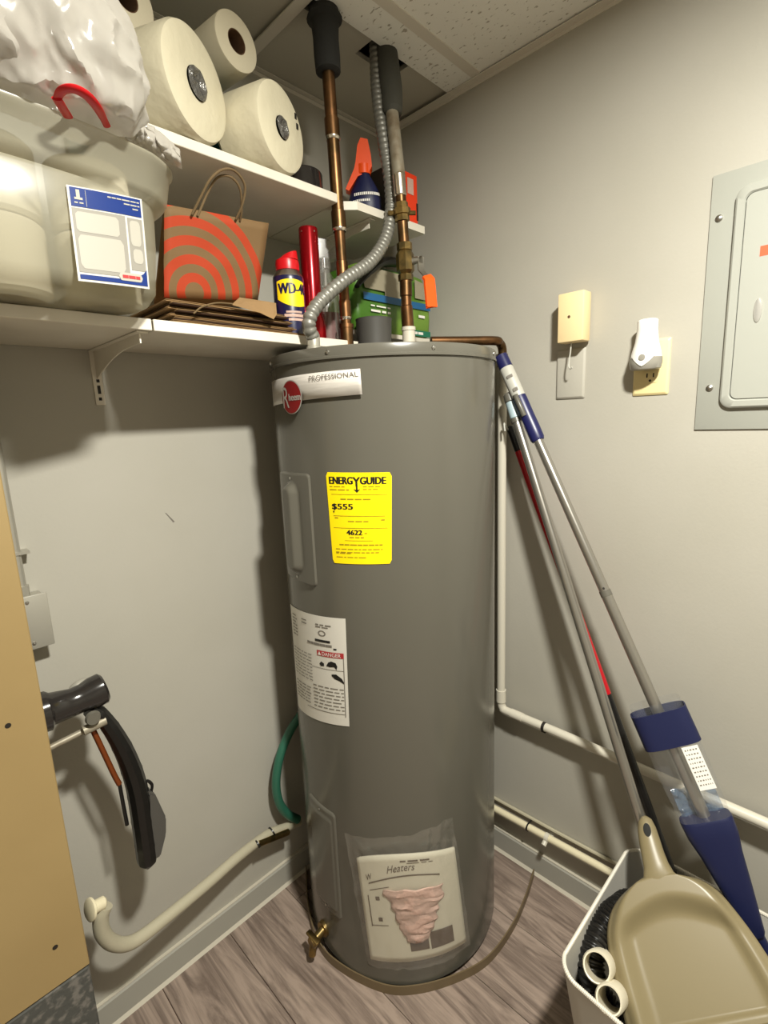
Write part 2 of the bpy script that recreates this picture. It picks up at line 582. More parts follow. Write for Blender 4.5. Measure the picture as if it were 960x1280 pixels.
# grid bars: along X at y = -0.341, along Y at x = -0.455
gy = [-0.341 - 0.61 * k for k in range(4)]
gx = [-0.455 - 0.61 * k for k in range(4)]
BW = 0.012
for y in gy:
    bm = NB(); add_box(bm, (XL, y - BW, ZC - 0.003), (0, y + BW, ZC)); add_box(bm, (XL, y - 0.001, ZC), (0, y + 0.001, ZC + 0.03))
    obj('grid_bar', bm, 'grid', ceil, smooth=False)
xe = [0.0] + gx + [XL]
ye = gy + [YB]
for x in gx:
    for ya, yb in zip([0.0] + gy, ye):
        a, b = (yb + BW if yb != YB else YB), (ya - BW if ya != 0 else 0)
        bm = NB(); add_box(bm, (x - BW, a, ZC - 0.003), (x + BW, b, ZC)); add_box(bm, (x - 0.001, a, ZC), (x + 0.001, b, ZC + 0.03))
        obj('grid_bar', bm, 'grid', ceil, smooth=False)


def tile(x0, x1, y0, y1, m='tile', z0=ZC, z1=ZC + 0.012, name='ceiling_tile'):
    bm = NB(); add_box(bm, (x0, y0, z0), (x1, y1, z1), bev=0.0015, seg=1)
    return obj(name, bm, m, ceil, smooth=False)


for i in range(len(xe) - 1):
    for j in range(len(gy)):
        tile(xe[i + 1], xe[i], ye[j + 1], gy[j])
# back row along the left wall: a cut strip of tile, then plain panels with pipe holes
YS = -0.252
for i in range(len(xe) - 1):
    tile(xe[i + 1], xe[i], gy[0], YS, z0=ZC - 0.002)
ha = (-0.275, -0.155, -0.252, -0.190)   # hole round conduit and hot pipe (x0, x1, y0, y1)
hb = (-0.440, -0.378, -0.252, -0.214)   # hole round cold pipe
zz = ZC + 0.006
def holed(x0, x1, y0, y1, holes):
    xs = sorted({x0, x1} | {h[0] for h in holes} | {h[1] for h in holes})
    ys = sorted({y0, y1} | {h[2] for h in holes if y0 < h[2] < y1} | {h[3] for h in holes if y0 < h[3] < y1})
    bm = NB()
    vv = {}
    def vt(x, y, z):
        if (x, y, z) not in vv:
            vv[(x, y, z)] = bm.verts.new((x, y, z))
        return vv[(x, y, z)]
    za, zb = zz, zz + 0.01
    cells = set()
    for a in range(len(xs) - 1):
        for b in range(len(ys) - 1):
            mx_, my_ = (xs[a] + xs[a + 1]) / 2, (ys[b] + ys[b + 1]) / 2
            if not any(h[0] < mx_ < h[1] and h[2] < my_ < h[3] for h in holes):
                cells.add((a, b))
    for (a, b) in cells:
        c4 = [(xs[a], ys[b]), (xs[a + 1], ys[b]), (xs[a + 1], ys[b + 1]), (xs[a], ys[b + 1])]
        bm.faces.new([vt(x, y, za) for x, y in c4]); bm.faces.new([vt(x, y, zb) for x, y in reversed(c4)])
        for k_, (da, db) in enumerate(((0, -1), (1, 0), (0, 1), (-1, 0))):
            if (a + da, b + db) not in cells:
                p, q = c4[k_], c4[(k_ + 1) % 4]
                bm.faces.new([vt(*p, za), vt(*q, za), vt(*q, zb), vt(*p, zb)])
    obj('ceiling_panel', bm, 'plain_tile', ceil, smooth=False)


holed(gx[0], 0.0, YS, 0.0, [ha, hb])
holed(gx[1], gx[0], YS, 0.0, [])
holed(XL, gx[1], YS, 0.0, [])
# wall angles
bm = NB(); add_box(bm, (-0.020, YB, ZC - 0.005), (0, 0, ZC - 0.0032)); add_box(bm, (-0.002, YB, ZC - 0.012), (0, 0, ZC)); struct(obj('trim_1', bm, 'grid', smooth=False))
bm = NB(); add_box(bm, (XL, -0.012, ZC + 0.0025), (-0.02, 0, ZC + 0.0045)); add_box(bm, (XL, -0.002, ZC - 0.008), (-0.02, 0, ZC)); struct(obj('trim_2', bm, 'grid', smooth=False))
# baseboards with caulk line
BH = 0.072
for nm, ax in (('baseboard_left', 0), ('baseboard_right', 1)):
    prof = [(0, 0), (-0.010, 0), (-0.010, BH - 0.006), (-0.006, BH), (0, BH)]
    bm = NB()
    if ax == 0:
        add_prism(bm, [(XL, a, z) for a, z in prof], (-XL, 0, 0))
    else:
        add_prism(bm, [(a, YB, z) for a, z in prof], (0, -YB - 0.010, 0))
    o = struct(obj(nm, bm, 'base', smooth=False))
    bm = NB()
    pr = [(-0.010, 0), (-0.016, 0), (-0.010, 0.008)]
    if ax == 0:
        add_prism(bm, [(XL, a, z) for a, z in pr], (-XL - 0.012, 0, 0))
    else:
        add_prism(bm, [(a, YB, z) for a, z in pr], (0, -YB - 0.012, 0))
    obj('caulk_line', bm, 'caulk', o, smooth=False)
    bm = NB()
    if ax == 0:
        add_box(bm, (XL, -0.0075, BH - 0.001), (-0.012, -0.0, BH + 0.0015))
    else:
        add_box(bm, (-0.0075, YB, BH - 0.001), (0.0, -0.012, BH + 0.0015))
    obj('top_edge', bm, 'caulk', o, smooth=False)

# ceiling bulb that lights the closet (behind the photographer's head)
lamp = thing('ceiling_lamp', (BULB.x, BULB.y, ZC), 'round flush white downlight on the ceiling', 'lamp')
bm = NB(); add_lathe(bm, [(0.080, ZC - 0.0035), (0.080, ZC - 0.012), (0.070, ZC - 0.020), (0.0, ZC - 0.020)], (BULB.x, BULB.y, 0)); obj('holder', bm, 'nl_white', lamp)
ld = bpy.data.lights.new('bulb', 'AREA')
ld.shape = 'DISK'
ld.size = 2 * BULB_R
ld.energy = BULB_WATTS
ld.color = BULB_COL
lo = bpy.data.objects.new('bulb', ld)
COL.objects.link(lo)
lo.parent = lamp
lo.location = BULB - lamp.location

# ------------------------------------------------------------------ water heater
TC = V((-0.314, -0.277, 0))
TR = 0.2555


def TS(phi, z, h=0.0):
    a = math.radians(phi)
    return V((TC.x + (TR + h) * math.cos(a), TC.y + (TR + h) * math.sin(a), z))


def quadS(c00, c10, c11, c01, off=0.0):
    """label space on the tank: u right, v up; corners (phi, z) bottom-left, bottom-right, top-right, top-left"""
    def S(u, v, h=0.0):
        p = [(1 - u) * (1 - v) * a + u * (1 - v) * b + u * v * c + (1 - u) * v * d for a, b, c, d in zip(c00, c10, c11, c01)]
        return TS(p[0], p[1], h + off)
    return S


def flatS(c00, c10, c11, c01):
    n = (V(c10) - V(c00)).cross(V(c01) - V(c00)).normalized()
    def S(u, v, h=0.0):
        return V(c00) * (1 - u) * (1 - v) + V(c10) * u * (1 - v) + V(c11) * u * v + V(c01) * (1 - u) * v + n * h
    return S


def lines(bm, S, rows, h):
    for (u0, u1, v, t) in rows:
        add_grid(bm, S, u0, u1, v - t / 2, v + t / 2, 6, 1, h)


def words(u0, u1, v, t, seed, gap=0.02):
    """greeked small print: a row of word-length dashes"""
    rnd = random.Random(seed)
    out = []
    u = u0
    while u < u1 - 0.02:
        L = rnd.uniform(0.04, 0.12)
        out.append((u, min(u + L, u1), v, t)); u += L + gap
    return out


heater = thing('water_heater', TC, 'tall grey cylindrical electric water heater standing in the room corner', 'water heater')
ZT = 1.452
bm = NB(); add_lathe(bm, [(TR - 0.012, 0.0), (TR - 0.012, 0.03)], TC, seg=96); obj('base_ring', bm, 'tank_dark', heater)
bm = NB(); add_lathe(bm, [(TR - 0.003, 0.018), (TR, 0.021), (TR, ZT)], TC, seg=128, cap0=True, cap1=False); obj('jacket', bm, 'tank', heater)
bm = NB(); add_lathe(bm, [(TR + 0.0005, ZT - 0.004), (TR + 0.0042, ZT - 0.003), (TR + 0.0042, ZT + 0.001), (TR + 0.0025, ZT + 0.002), (TR + 0.0025, ZT + 0.017), (TR + 0.001, ZT + 0.020), (TR - 0.006, ZT + 0.021), (0.0, ZT + 0.022)], TC, seg=128, cap0=False, cap1=False)
obj('top_cap', bm, 'tank', heater)
for k in range(8):
    ph = 187 + 45 * k + 14
    bm = NB(); a = math.radians(ph)
    add_lathe(bm, [(0.0042, 0), (0.0042, 0.0015), (0.003, 0.003), (0.0, 0.0036)], TS(ph, ZT + 0.0095, 0.002), (math.cos(a), math.sin(a), 0), 12)
    obj('screw', bm, 'steel', heater)


def sd_rr(x, y, hx, hy, r):
    qx, qy = abs(x) - hx + r, abs(y) - hy + r
    return math.hypot(max(qx, 0), max(qy, 0)) + min(max(qx, qy), 0) - r


def sstep(a, b, x):
    t = max(0.0, min(1.0, (x - a) / (b - a)))
    return t * t * (3 - 2 * t)


def access_panel(p0, p1, z0, z1, ridge, name):
    pc, zc = (p0 + p1) / 2, (z0 + z1) / 2
    hx, hy = math.radians(p1 - p0) / 2 * TR, (z1 - z0) / 2
    def h(u, v):
        x = (u - 0.5) * 2 * hx; y = (v - 0.5) * 2 * hy
        d = sd_rr(x, y, hx, hy, 0.012)
        e = 0.0065 * (1 - sstep(-0.005, -0.0008, d)) - 0.002
        if ridge:
            d2 = sd_rr(x + ridge[2], y - ridge[3], ridge[0], ridge[1], ridge[0] - 0.001)
            e += 0.016 * (1 - sstep(-0.014, 0.002, d2))
        else:
            d2 = sd_rr(x, y, hx - 0.011, hy - 0.02, 0.01)
            e += 0.003 * (1 - sstep(-0.004, 0.0, d2))
        return e
    bm = NB()
    add_grid(bm, lambda u, v, hh: TS(p0 + (p1 - p0) * u, z0 + (z1 - z0) * v, hh), 0, 1, 0, 1, 56, 96, h)
    o = obj(name, bm, 'tank', heater, angle=60)
    for zz_ in (z0 + 0.014, z1 - 0.014):
        b2 = NB(); a = math.radians(pc)
        add_lathe(b2, [(0.003, 0), (0.003, 0.0012), (0, 0.002)], TS(pc, zz_, 0.0044), (math.cos(a), math.sin(a), 0), 10)
        obj('screw', b2, 'steel', o)
    return o


access_panel(158.0, 187.6, 0.990, 1.234, (0.025, 0.100, -0.001, 0.0), 'access_cover')
access_panel(165.0, 189.4, 0.152, 0.449, None, 'access_cover')

# nameplate with badge
NPS = quadS((152, 1.372), (215.6, 1.381), (214.9, 1.4275), (152, 1.4235))
bm = NB(); add_grid(bm, NPS, 0, 1, 0, 1, 48, 2, lambda u, v: 0.001 + 0.010 * max(0, u - 0.35) * (1 - v))
npl = obj('nameplate', bm, 'silver_lab', heater, solid=0.0012); npl['label'] = 'silver white nameplate'
bm = NB(); add_text(bm, NPS, 'PROFESSIONAL', 0.62, 0.985, 0.70, 0.90, 0.0042); obj('lettering', bm, 'grey_ink', npl)
bd = (179.2, 1.3845)
def disc(r0, h, m, name, par, rx=1.0):
    bm = NB()
    c = bm.verts.new(TS(bd[0], bd[1], h))
    rings = []
    for j in range(1, 7):
        ring = []
        for i in range(48):
            a = 2 * math.pi * i / 48
            rr = r0 * j / 6
            ring.append(bm.verts.new(TS(bd[0] + math.degrees(rr * math.cos(a) / TR), bd[1] + rr * math.sin(a), h)))
        rings.append(ring)
    for i in range(48):
        bm.faces.new((c, rings[0][i], rings[0][(i + 1) % 48]))
        for a, b in zip(rings, rings[1:]):
            bm.faces.new((a[i], b[i], b[(i + 1) % 48], a[(i + 1) % 48]))
    return obj(name, bm, m, par)
bdg = disc(0.0335, 0.0065, 'light_grey', 'badge', heater)
disc(0.0315, 0.0072, 'red_ink', 'badge_face', bdg)
BS = quadS((bd[0] - 7.6, bd[1] - 0.034), (bd[0] + 7.6, bd[1] - 0.034), (bd[0] + 7.6, bd[1] + 0.034), (bd[0] - 7.6, bd[1] + 0.034))
bm = NB()
add_text(bm, BS, 'R', 0.10, 0.42, 0.20, 0.80, 0.0078)
add_text(bm, BS, 'heem', 0.42, 0.95, 0.40, 0.60, 0.0078, bold=0.008)
obj('lettering', bm, 'light_grey', bdg)

# yellow energy label
EG = quadS((197.4, 1.0515), (224.9, 1.0535), (226.4, 1.2345), (196.4, 1.2365))
bm = NB()
def eg_mask():
    g = []
    for j in range(25):
        v = j / 24
        ins = 0.0
        dv = min(v, 1 - v)
        if dv < 0.03:
            ins = 0.03 * (1 - math.sqrt(max(0, 1 - ((0.03 - dv) / 0.03) ** 2)))
        g.append([bm.verts.new(EG(ins + (1 - 2 * ins) * i / 16, v, 0.0012)) for i in range(17)])
    for j in range(24):
        for i in range(16):
            bm.faces.new((g[j][i], g[j][i + 1], g[j + 1][i + 1], g[j + 1][i]))
eg_mask()
eg = obj('energy_label', bm, 'yellow', heater); eg['label'] = 'bright yellow energy rating label'
bm = NB()
H1 = 0.0017
add_text(bm, EG, 'ENERG', 0.055, 0.425, 0.876, 0.954, H1, bold=0.0075)
add_text(bm, EG, 'GUIDE', 0.545, 0.915, 0.876, 0.954, H1, bold=0.0075)
add_text(bm, EG, 'Y', 0.432, 0.540, 0.855, 0.952, H1, bold=0.006)
add_grid(bm, EG, 0.475, 0.50, 0.80, 0.87, 1, 2, H1)
vs = [bm.verts.new(EG(*p, H1)) for p in ((0.435, 0.825), (0.4875, 0.785), (0.54, 0.825), (0.4875, 0.812))]; bm.faces.new(vs)
add_text(bm, EG, '$555', 0.07, 0.41, 0.595, 0.665, H1, bold=0.006)
vs = [bm.verts.new(EG(*p, H1)) for p in ((0.075, 0.585), (0.09, 0.555), (0.108, 0.585))]; bm.faces.new(vs)
add_text(bm, EG, '4622', 0.29, 0.54, 0.325, 0.38, H1, bold=0.006)
obj('lettering', bm, 'black_ink', eg)
bm = NB()
rows = []
rows += words(0.05, 0.30, 0.848, 0.008, 1) + words(0.05, 0.40, 0.815, 0.010, 2) + words(0.58, 0.85, 0.850, 0.008, 3) + words(0.58, 0.80, 0.822, 0.008, 4)
rows += words(0.22, 0.72, 0.715, 0.012, 5) + words(0.32, 0.66, 0.475, 0.010, 6) + [(0.08, 0.90, 0.532, 0.006), (0.07, 0.94, 0.765, 0.005), (0.07, 0.94, 0.40, 0.005)]
rows += words(0.10, 0.16, 0.51, 0.012, 7) + words(0.84, 0.90, 0.49, 0.012, 8) + words(0.33, 0.60, 0.298, 0.010, 9) + words(0.58, 0.62, 0.345, 0.008, 10)
rows += [(0.25, 0.71, 0.40, 0.004), (0.25, 0.71, 0.262, 0.004)]
rows += words(0.15, 0.86, 0.215, 0.013, 11, 0.012) + words(0.08, 0.86, 0.165, 0.009, 12) + words(0.08, 0.84, 0.13, 0.009, 13) + words(0.08, 0.34, 0.118, 0.008, 14) + words(0.08, 0.62, 0.075, 0.008, 15)
lines(bm, EG, rows, H1)
obj('small_print', bm, 'olive_ink', eg)

# white rating / danger label
RL = quadS((156.8, 0.655), (201.0, 0.6870), (202.2, 0.9340), (156.8, 0.9180))
bm = NB(); add_grid(bm, RL, 0, 1, 0, 1, 40, 4, 0.0012); rl = obj('rating_label', bm, 'white_lab', heater); rl['label'] = 'white safety and rating label with red danger bar'
bm = NB(); add_grid(bm, RL, 0.60, 0.965, 0.635, 0.685, 16, 1, 0.0018); obj('danger_bar', bm, 'danger', rl)
bm = NB(); add_text(bm, RL, 'DANGER', 0.68, 0.93, 0.643, 0.677, 0.0023)
vs = [bm.verts.new(RL(*p, 0.0023)) for p in ((0.615, 0.643), (0.665, 0.643), (0.64, 0.678))]; bm.faces.new(vs)
obj('lettering', bm, 'white_ink', rl)
bm = NB()
lines(bm, RL, [(0.58, 0.80, 0.775, 0.022), (0.84, 0.88, 0.715, 0.014)], 0.0018)
def blob(pts):
    vs = [bm.verts.new(RL(u, v, 0.0018)) for u, v in pts]; bm.faces.new(vs)
blob([(0.63, 0.56), (0.66, 0.585), (0.70, 0.57), (0.70, 0.545), (0.65, 0.54)])
blob([(0.73, 0.55), (0.76, 0.585), (0.80, 0.60), (0.86, 0.59), (0.88, 0.56), (0.87, 0.525), (0.84, 0.55), (0.78, 0.545)])
blob([(0.80, 0.48), (0.86, 0.485), (0.93, 0.45), (0.965, 0.405), (0.955, 0.40), (0.90, 0.425), (0.84, 0.44), (0.80, 0.465)])
obj('pictogram', bm, 'black_ink', rl)
bm = NB()
rows = []
for k in range(9):
    rows += words(0.06, 0.50, 0.62 - k * 0.030, 0.007, 40 + k)
for k in range(7):
    rows += words(0.50, 0.95, 0.345 - k * 0.033, 0.009, 60 + k)
for k in range(6):
    rows += words(0.06, 0.45, 0.30 - k * 0.030, 0.009, 80 + k)
rows += words(0.44, 0.82, 0.738, 0.022, 90, 0.004) + words(0.60, 0.82, 0.92, 0.012, 91) + words(0.60, 0.78, 0.90, 0.010, 92)
for k in range(7):
    rows += words(0.08, 0.22, 0.93 - k * 0.03, 0.010, 93 + k) + (words(0.34, 0.44, 0.93 - k * 0.03, 0.010, 103 + k) if k < 2 else [])
rows += [(0.50, 0.965, 0.52, 0.004), (0.955, 0.965, 0.36, 0.55), (0.35, 0.965, 0.11, 0.006)]
lines(bm, RL, rows, 0.0018)
ring = []
for i in range(24):
    a = 2 * math.pi * i / 24
    ring.append((0.69 + 0.055 * math.cos(a), 0.845 + 0.026 * math.sin(a), 0.69 + 0.038 * math.cos(a), 0.845 + 0.018 * math.sin(a)))
for i in range(24):
    a, b = ring[i], ring[(i + 1) % 24]
    bm.faces.new([bm.verts.new(RL(*p, 0.0018)) for p in ((a[0], a[1]), (b[0], b[1]), (b[2], b[3]), (a[2], a[3]))])
obj('small_print', bm, 'grey_ink', rl)

# drain valve
dv = TS(172.0, 0.072)
out = V((math.cos(math.radians(182)), math.sin(math.radians(182)), 0))
bm = NB(); cyl(bm, dv - out * 0.01, dv + out * 0.008, 0.020, 0.018); cyl(bm, dv, dv + out * 0.034 + V((0, 0, -0.006)), 0.0105)
add_lathe(bm, [(0.013, 0), (0.0145, 0.003), (0.0145, 0.012), (0.012, 0.016)], dv + out * 0.03 + V((0, 0, -0.006)), out, 10)
p_ = dv + out * 0.036 + V((0, 0, -0.006))
cyl(bm, p_, p_ + V((0, 0, -0.034)) + out * 0.008, 0.0095)
drain = obj('drain_valve', bm, 'brass', heater); drain['label'] = 'brass drain valve'
bm = NB(); add_box(bm, p_ + V((-0.008, -0.022, 0.008)), p_ + V((0.006, 0.022, 0.014)), 0.002); obj('valve_knob', bm, 'brass', drain)

# pipe connections on the heater top
PH = V((-0.2506, -0.305, 0)); PC = V((-0.397, -0.250, 0))
ZTOP = ZT + 0.020
for q, m_ in ((PH, 'white_pipe'), (PC, 'copper')):
    bm = NB(); add_lathe(bm, [(0.0150, ZTOP - 0.002), (0.0150, ZTOP + 0.064), (0.0165, ZTOP + 0.064), (0.0165, ZTOP + 0.072), (0.0125, ZTOP + 0.072)], (q.x, q.y, 0), seg=20)
    obj('pipe_nipple', bm, m_, heater)

# ------------------------------------------------------------------ manual packet hanging on the tank
pk = thing('manual_packet', TS(229, 0.09, 0.0), 'clear plastic packet holding a paper manual, taped low on the grey heater', 'manual')
bks = quadS((206.6, 0.098), (257.6, 0.100), (251.0, 0.378), (202.0, 0.366), 0.006)
def bulge(u, v):
    return 0.004 + 0.006 * math.sin(math.pi * u) * (0.35 + 0.65 * v)
def bkS(u, v, h=0.0):
    vv = v + 0.095 * math.sin(math.pi * min(1, u) ** 0.85) * v + 0.03 * math.sin(math.pi * u) * (1 - v)
    return bks(u, vv, h + bulge(u, v))
bm = NB(); add_grid(bm, bkS, 0, 1, 0, 1, 28, 20, 0.0)
bk = obj('booklet', bm, 'manual', pk, solid=0.004)
bm = NB()
def arc_rows(u0, u1, v, amp, t, h):
    add_grid(bm, lambda u, vv, hh: bkS(u, vv + amp * math.sin(math.pi * (u - 0.15) / 0.75), hh), u0, u1, v, v + t, 20, 1, h)
arc_rows(0.10, 0.80, 0.765, 0.045, 0.012, 0.003)
arc_rows(0.10, 0.30, 0.70, 0.03, 0.006, 0.003)
add_text(bm, lambda u, v, h: bkS(u, v + 0.045 * math.sin(math.pi * (u - 0.15) / 0.75), h), 'Heaters', 0.30, 0.56, 0.815, 0.88, 0.003, slant=0.02)
add_text(bm, lambda u, v, h: bkS(u, v + 0.045 * math.sin(math.pi * (u - 0.15) / 0.75), h), 'W', 0.08, 0.14, 0.80, 0.855, 0.003)
lines(bm, bkS, words(0.44, 0.75, 0.945, 0.014, 21) + words(0.50, 0.78, 0.925, 0.006, 22), 0.003)
for v in (0.60, 0.40):
    add_grid(bm, bkS, 0.15, 0.19, v, v + 0.035, 1, 1, 0.003)
lines(bm, bkS, [(0.07, 0.24, 0.36, 0.006), (0.07, 0.08, 0.50, 0.30)], 0.003)
add_grid(bm, bkS, 0.42, 0.60, 0.10, 0.22, 4, 3, 0.003)
add_grid(bm, bkS, 0.62, 0.86, 0.09, 0.26, 4, 3, 0.003)
obj('print', bm, 'brown_ink', bk)
bm = NB()
def pinkS(u, v, h):
    jag = 0.05 * noise.noise(V((v * 6, 3, 0)))
    lo, hi = 0.24 + 0.16 * (1 - v) + jag, 0.82 - 0.22 * (1 - v) ** 1.3 + 0.06 * noise.noise(V((v * 7, 9, 0)))
    uu = lo + (hi - lo) * u
    vv = 0.20 + (0.50 + 0.06 * noise.noise(V((u * 4, 1, 5)))) * v
    return bkS(uu, vv, 0.004 + 0.005 * math.sin(math.pi * u) + 0.004 * noise.noise(V((u * 3 + 2 * v, v * 17, 1))))
add_grid(bm, pinkS, 0, 1, 0, 1, 20, 28)
o = obj('folded_sheet', bm, 'pink', pk, solid=0.0015); o['label'] = 'pink folded paper sheet'
bm = NB()
bgs = quadS((206.0, 0.092), (259.0, 0.093), (249.5, 0.462), (196.8, 0.428), 0.006)
def bgh(u, v):
    return bulge(u, min(v, 1)) * (1 - 0.6 * sstep(0.75, 1.0, v)) + 0.009 + 0.006 * noise.noise(V((u * 5, v * 5, 3))) + 0.0035 * noise.noise(V((u * 17, v * 13, 5)))
add_grid(bm, lambda u, v, h: bgs(u, v + 0.05 * noise.noise(V((u * 6, 2, 9))) * sstep(0.8, 1, v), h), 0, 1, 0, 1, 44, 60, bgh)
obj('plastic_bag', bm, 'clearfilm', pk, angle=180)

# ------------------------------------------------------------------ floor strip round the tank
bm = NB()
px = [(383, 1090), (386, 1140), (400, 1187), (430, 1216), (480, 1234), (520, 1237), (570, 1228), (610, 1205), (640, 1165), (658, 1125), (668, 1094)]
pts = []
for q in px:
    p = P(*q, z=0)
    d = V((p.x - TC.x, p.y - TC.y))
    if d.length < TR + 0.0045:
        d = d.normalized() * (TR + 0.0045)
    pts.append(V((min(TC.x + d.x, -0.020), min(TC.y + d.y, -0.020), 0)))
path = spline(pts, 10)
ring = []
for (p, a, b, t) in frames(path):
    s = V((-t.y, t.x, 0)).normalized()
    ring.append([p - s * 0.0015, p + s * 0.0015, p + s * 0.0015 + V((0, 0, 0.025)), p - s * 0.0015 + V((0, 0, 0.025))])
add_rings(bm, ring)
o = obj('vinyl_dam', bm, 'tan_strip', smooth=True)
tag(o, 'narrow tan vinyl strip standing on edge, curved round the heater base', 'edging strip')

# ------------------------------------------------------------------ pipes
cold = thing('copper_pipe', (PC.x, PC.y, ZTOP + 0.058), 'thin copper water pipe under a black foam sleeve, left of the hot pipe', 'pipe')
cb, ct = V((PC.x, PC.y, ZTOP + 0.058)), V((-0.410, -0.242, 2.25))
def cpt(z):
    return cb + (ct - cb) * ((z - cb.z) / (ct.z - cb.z))
bm = NB(); add_tube(bm, [cb, cpt(1.745), cpt(1.752), cpt(2.0), ct], [0.0115, 0.0115, 0.0130, 0.0130, 0.0130], 16); obj('tube', bm, 'copper', cold)
for z, rr_ in ((1.575, 0.0), (1.655, 0.0), (1.755, 0.0022), (1.93, 0.0022)):
    bm = NB(); d_ = (ct - cb).normalized()
    add_lathe(bm, [(0.0115 + rr_, -0.019), (0.0132 + rr_, -0.018), (0.0132 + rr_, 0.018), (0.0115 + rr_, 0.019)], cpt(z), d_, 16); f_ = obj('coupling', bm, 'copper', cold)
    bm = NB(); add_lathe(bm, [(0.0115 + rr_, -0.022), (0.0136 + rr_, -0.019), (0.0136 + rr_, -0.016), (0.0115 + rr_, -0.014)], cpt(z), d_, 16, False, False)
    obj('solder_ring', bm, 'solder', f_)
bm = NB()
fz = [2.03, 2.033, 2.06, 2.09, 2.118, 2.124, 2.135, 2.2]
fr_ = [0.020, 0.0255, 0.0265, 0.026, 0.028, 0.036, 0.030, 0.027]
add_tube(bm, [cpt(z) for z in fz], fr_, 20); o = obj('foam_sleeve', bm, 'foam_black', cold); o['label'] = 'black foam pipe insulation'

hot = thing('hot_water_pipe', (PH.x, PH.y, ZTOP + 0.058), 'copper pipe with brass ball valve and orange lever above the heater', 'pipe')
hpts = [V((PH.x, PH.y, ZTOP + 0.058)), P(508, 380, y=-.305), P(506, 320, y=-.306), P(501, 250, y=-.308), P(497, 205, y=-.304), P(491, 150, y=-.285), P(488, 110, y=-.262)]
hpts.append(V((hpts[-1].x + 0.012, -0.225, 2.25)))
path = spline(hpts, 8)
bm = NB(); add_tube(bm, path, 0.0122, 16); obj('tube', bm, 'copper', hot)
def hp(py):   # point on the hot pipe at picture height py
    best = min(path, key=lambda p: abs(640 - F_PX * (p - CAM).dot(_up) / (p - CAM).dot(_fw) - py))
    i = path.index(best)
    d = (path[min(i + 1, len(path) - 1)] - path[max(i - 1, 0)]).normalized()
    return best, d
for py, L, m in ((395, 0.024, 'copper'), (358, 0.02, 'copper'), (230, 0.022, 'solder'), (190, 0.05, 'dull_pipe'), (155, 0.03, 'dull_pipe')):
    p, d = hp(py)
    bm = NB(); add_lathe(bm, [(0.0122, -L), (0.0142, -L + 0.002), (0.0142, L - 0.002), (0.0122, L)], p, d, 16); obj('coupling', bm, m, hot)
p, d = hp(326)
bm = NB()
add_lathe(bm, [(0.0125, -0.040), (0.0175, -0.039), (0.0175, -0.026), (0.015, -0.025), (0.0205, -0.018), (0.0205, 0.016), (0.016, 0.024), (0.0175, 0.025), (0.0175, 0.040), (0.0125, 0.041)], p, d, 8)
valve = obj('ball_valve', bm, 'brass', hot, angle=30)
sd = (_rt * 0.9 - _fw * 0.35).normalized()
bm = NB(); cyl(bm, p + sd * 0.015, p + sd * 0.036, 0.009, 0.007); cyl(bm, p + sd * 0.034, p + sd * 0.042, 0.0075, seg=6); obj('valve_stem', bm, 'steel', valve)
lp = [p + sd * 0.037 + V((0, 0, 0.006)), p + sd * 0.037 + V((0, 0, -0.022)), p + sd * 0.056 + V((0, 0, -0.045)), p + sd * 0.060 + V((0, 0, -0.10))]
def strap(bm, pts, w, t, side):
    rings = []
    for (q, a, b, tt) in frames([V(x) for x in pts]):
        s = (side - tt * side.dot(tt)).normalized(); n = tt.cross(s)
        rings.append([q - s * w - n * t, q + s * w - n * t, q + s * w + n * t, q - s * w + n * t])
    add_rings(bm, rings)
side = _rt * 0.8 + _fw * 0.6 - sd * 0.0
side = (side - sd * side.dot(sd)).normalized()
side = V((0, 0, 1)).cross(sd).normalized()
side = (_rt * 0.75 + side * 0.66).normalized()
bm = NB(); strap(bm, lp[:3], 0.008, 0.0012, side); obj('lever', bm, 'steel', valve)
bm = NB(); strap(bm, [lp[1] * 0.35 + lp[2] * 0.65] + spline(lp[2:] + [lp[3] + V((0, 0, -0.004))], 4), 0.0145, 0.003, side); o = obj('lever_grip', bm, 'orange', valve); o['label'] = 'orange lever grip'
p, d = hp(268)
bm = NB()
add_lathe(bm, [(0.013, -0.018), (0.0165, -0.017), (0.0165, -0.005), (0.020, -0.004), (0.020, 0.008), (0.015, 0.010), (0.015, 0.02), (0.0125, 0.021)], p, d, 8)
uni = obj('union', bm, 'brass', hot, angle=30)
bm = NB(); cyl(bm, p - _rt * 0.012, p - _rt * 0.031, 0.005, seg=8); cyl(bm, p + _rt * 0.012, p + _rt * 0.031, 0.005, seg=8); obj('clamp_bolt', bm, 'brass', uni)
k0 = path.index(hp(140)[0])
fpath = path[k0:]
bm = NB(); add_tube(bm, [fpath[0] - V((0, 0, 0.003))] + fpath, [0.017] + [0.022 + 0.004 * min(1, k_ / 6) for k_ in range(len(fpath))], 20)
o = obj('foam_sleeve', bm, 'foam_grey', hot); o['label'] = 'dark grey foam pipe insulation'

# flexible electrical conduit
fp = [V((-0.520, -0.286, ZTOP + 0.028)), P(386, 405, y=-.292), P(396, 382, y=-.298), P(428, 352, y=-.302), P(462, 328, y=-.298), P(481, 300, y=-.288), P(488, 270, y=-.278), P(488, 235, y=-.275), P(481, 185, y=-.270), P(473, 130, y=-.248), P(470, 90, y=-.235), V((-0.243, -0.226, 2.24))]
flex = thing('flexible_conduit', fp[0], 'grey ribbed flexible metal conduit curving from heater top to ceiling', 'conduit')
path = spline(fp, 22)
L = [0.0]
for a, b in zip(path, path[1:]):
    L.append(L[-1] + (b - a).length)
dense = []
n_ = int(L[-1] / 0.0016)
j = 0
for i in range(n_ + 1):
    s = L[-1] * i / n_
    while j < len(L) - 2 and L[j + 1] < s:
        j += 1
    dense.append(path[j].lerp(path[j + 1], (s - L[j]) / max(1e-9, L[j + 1] - L[j])))
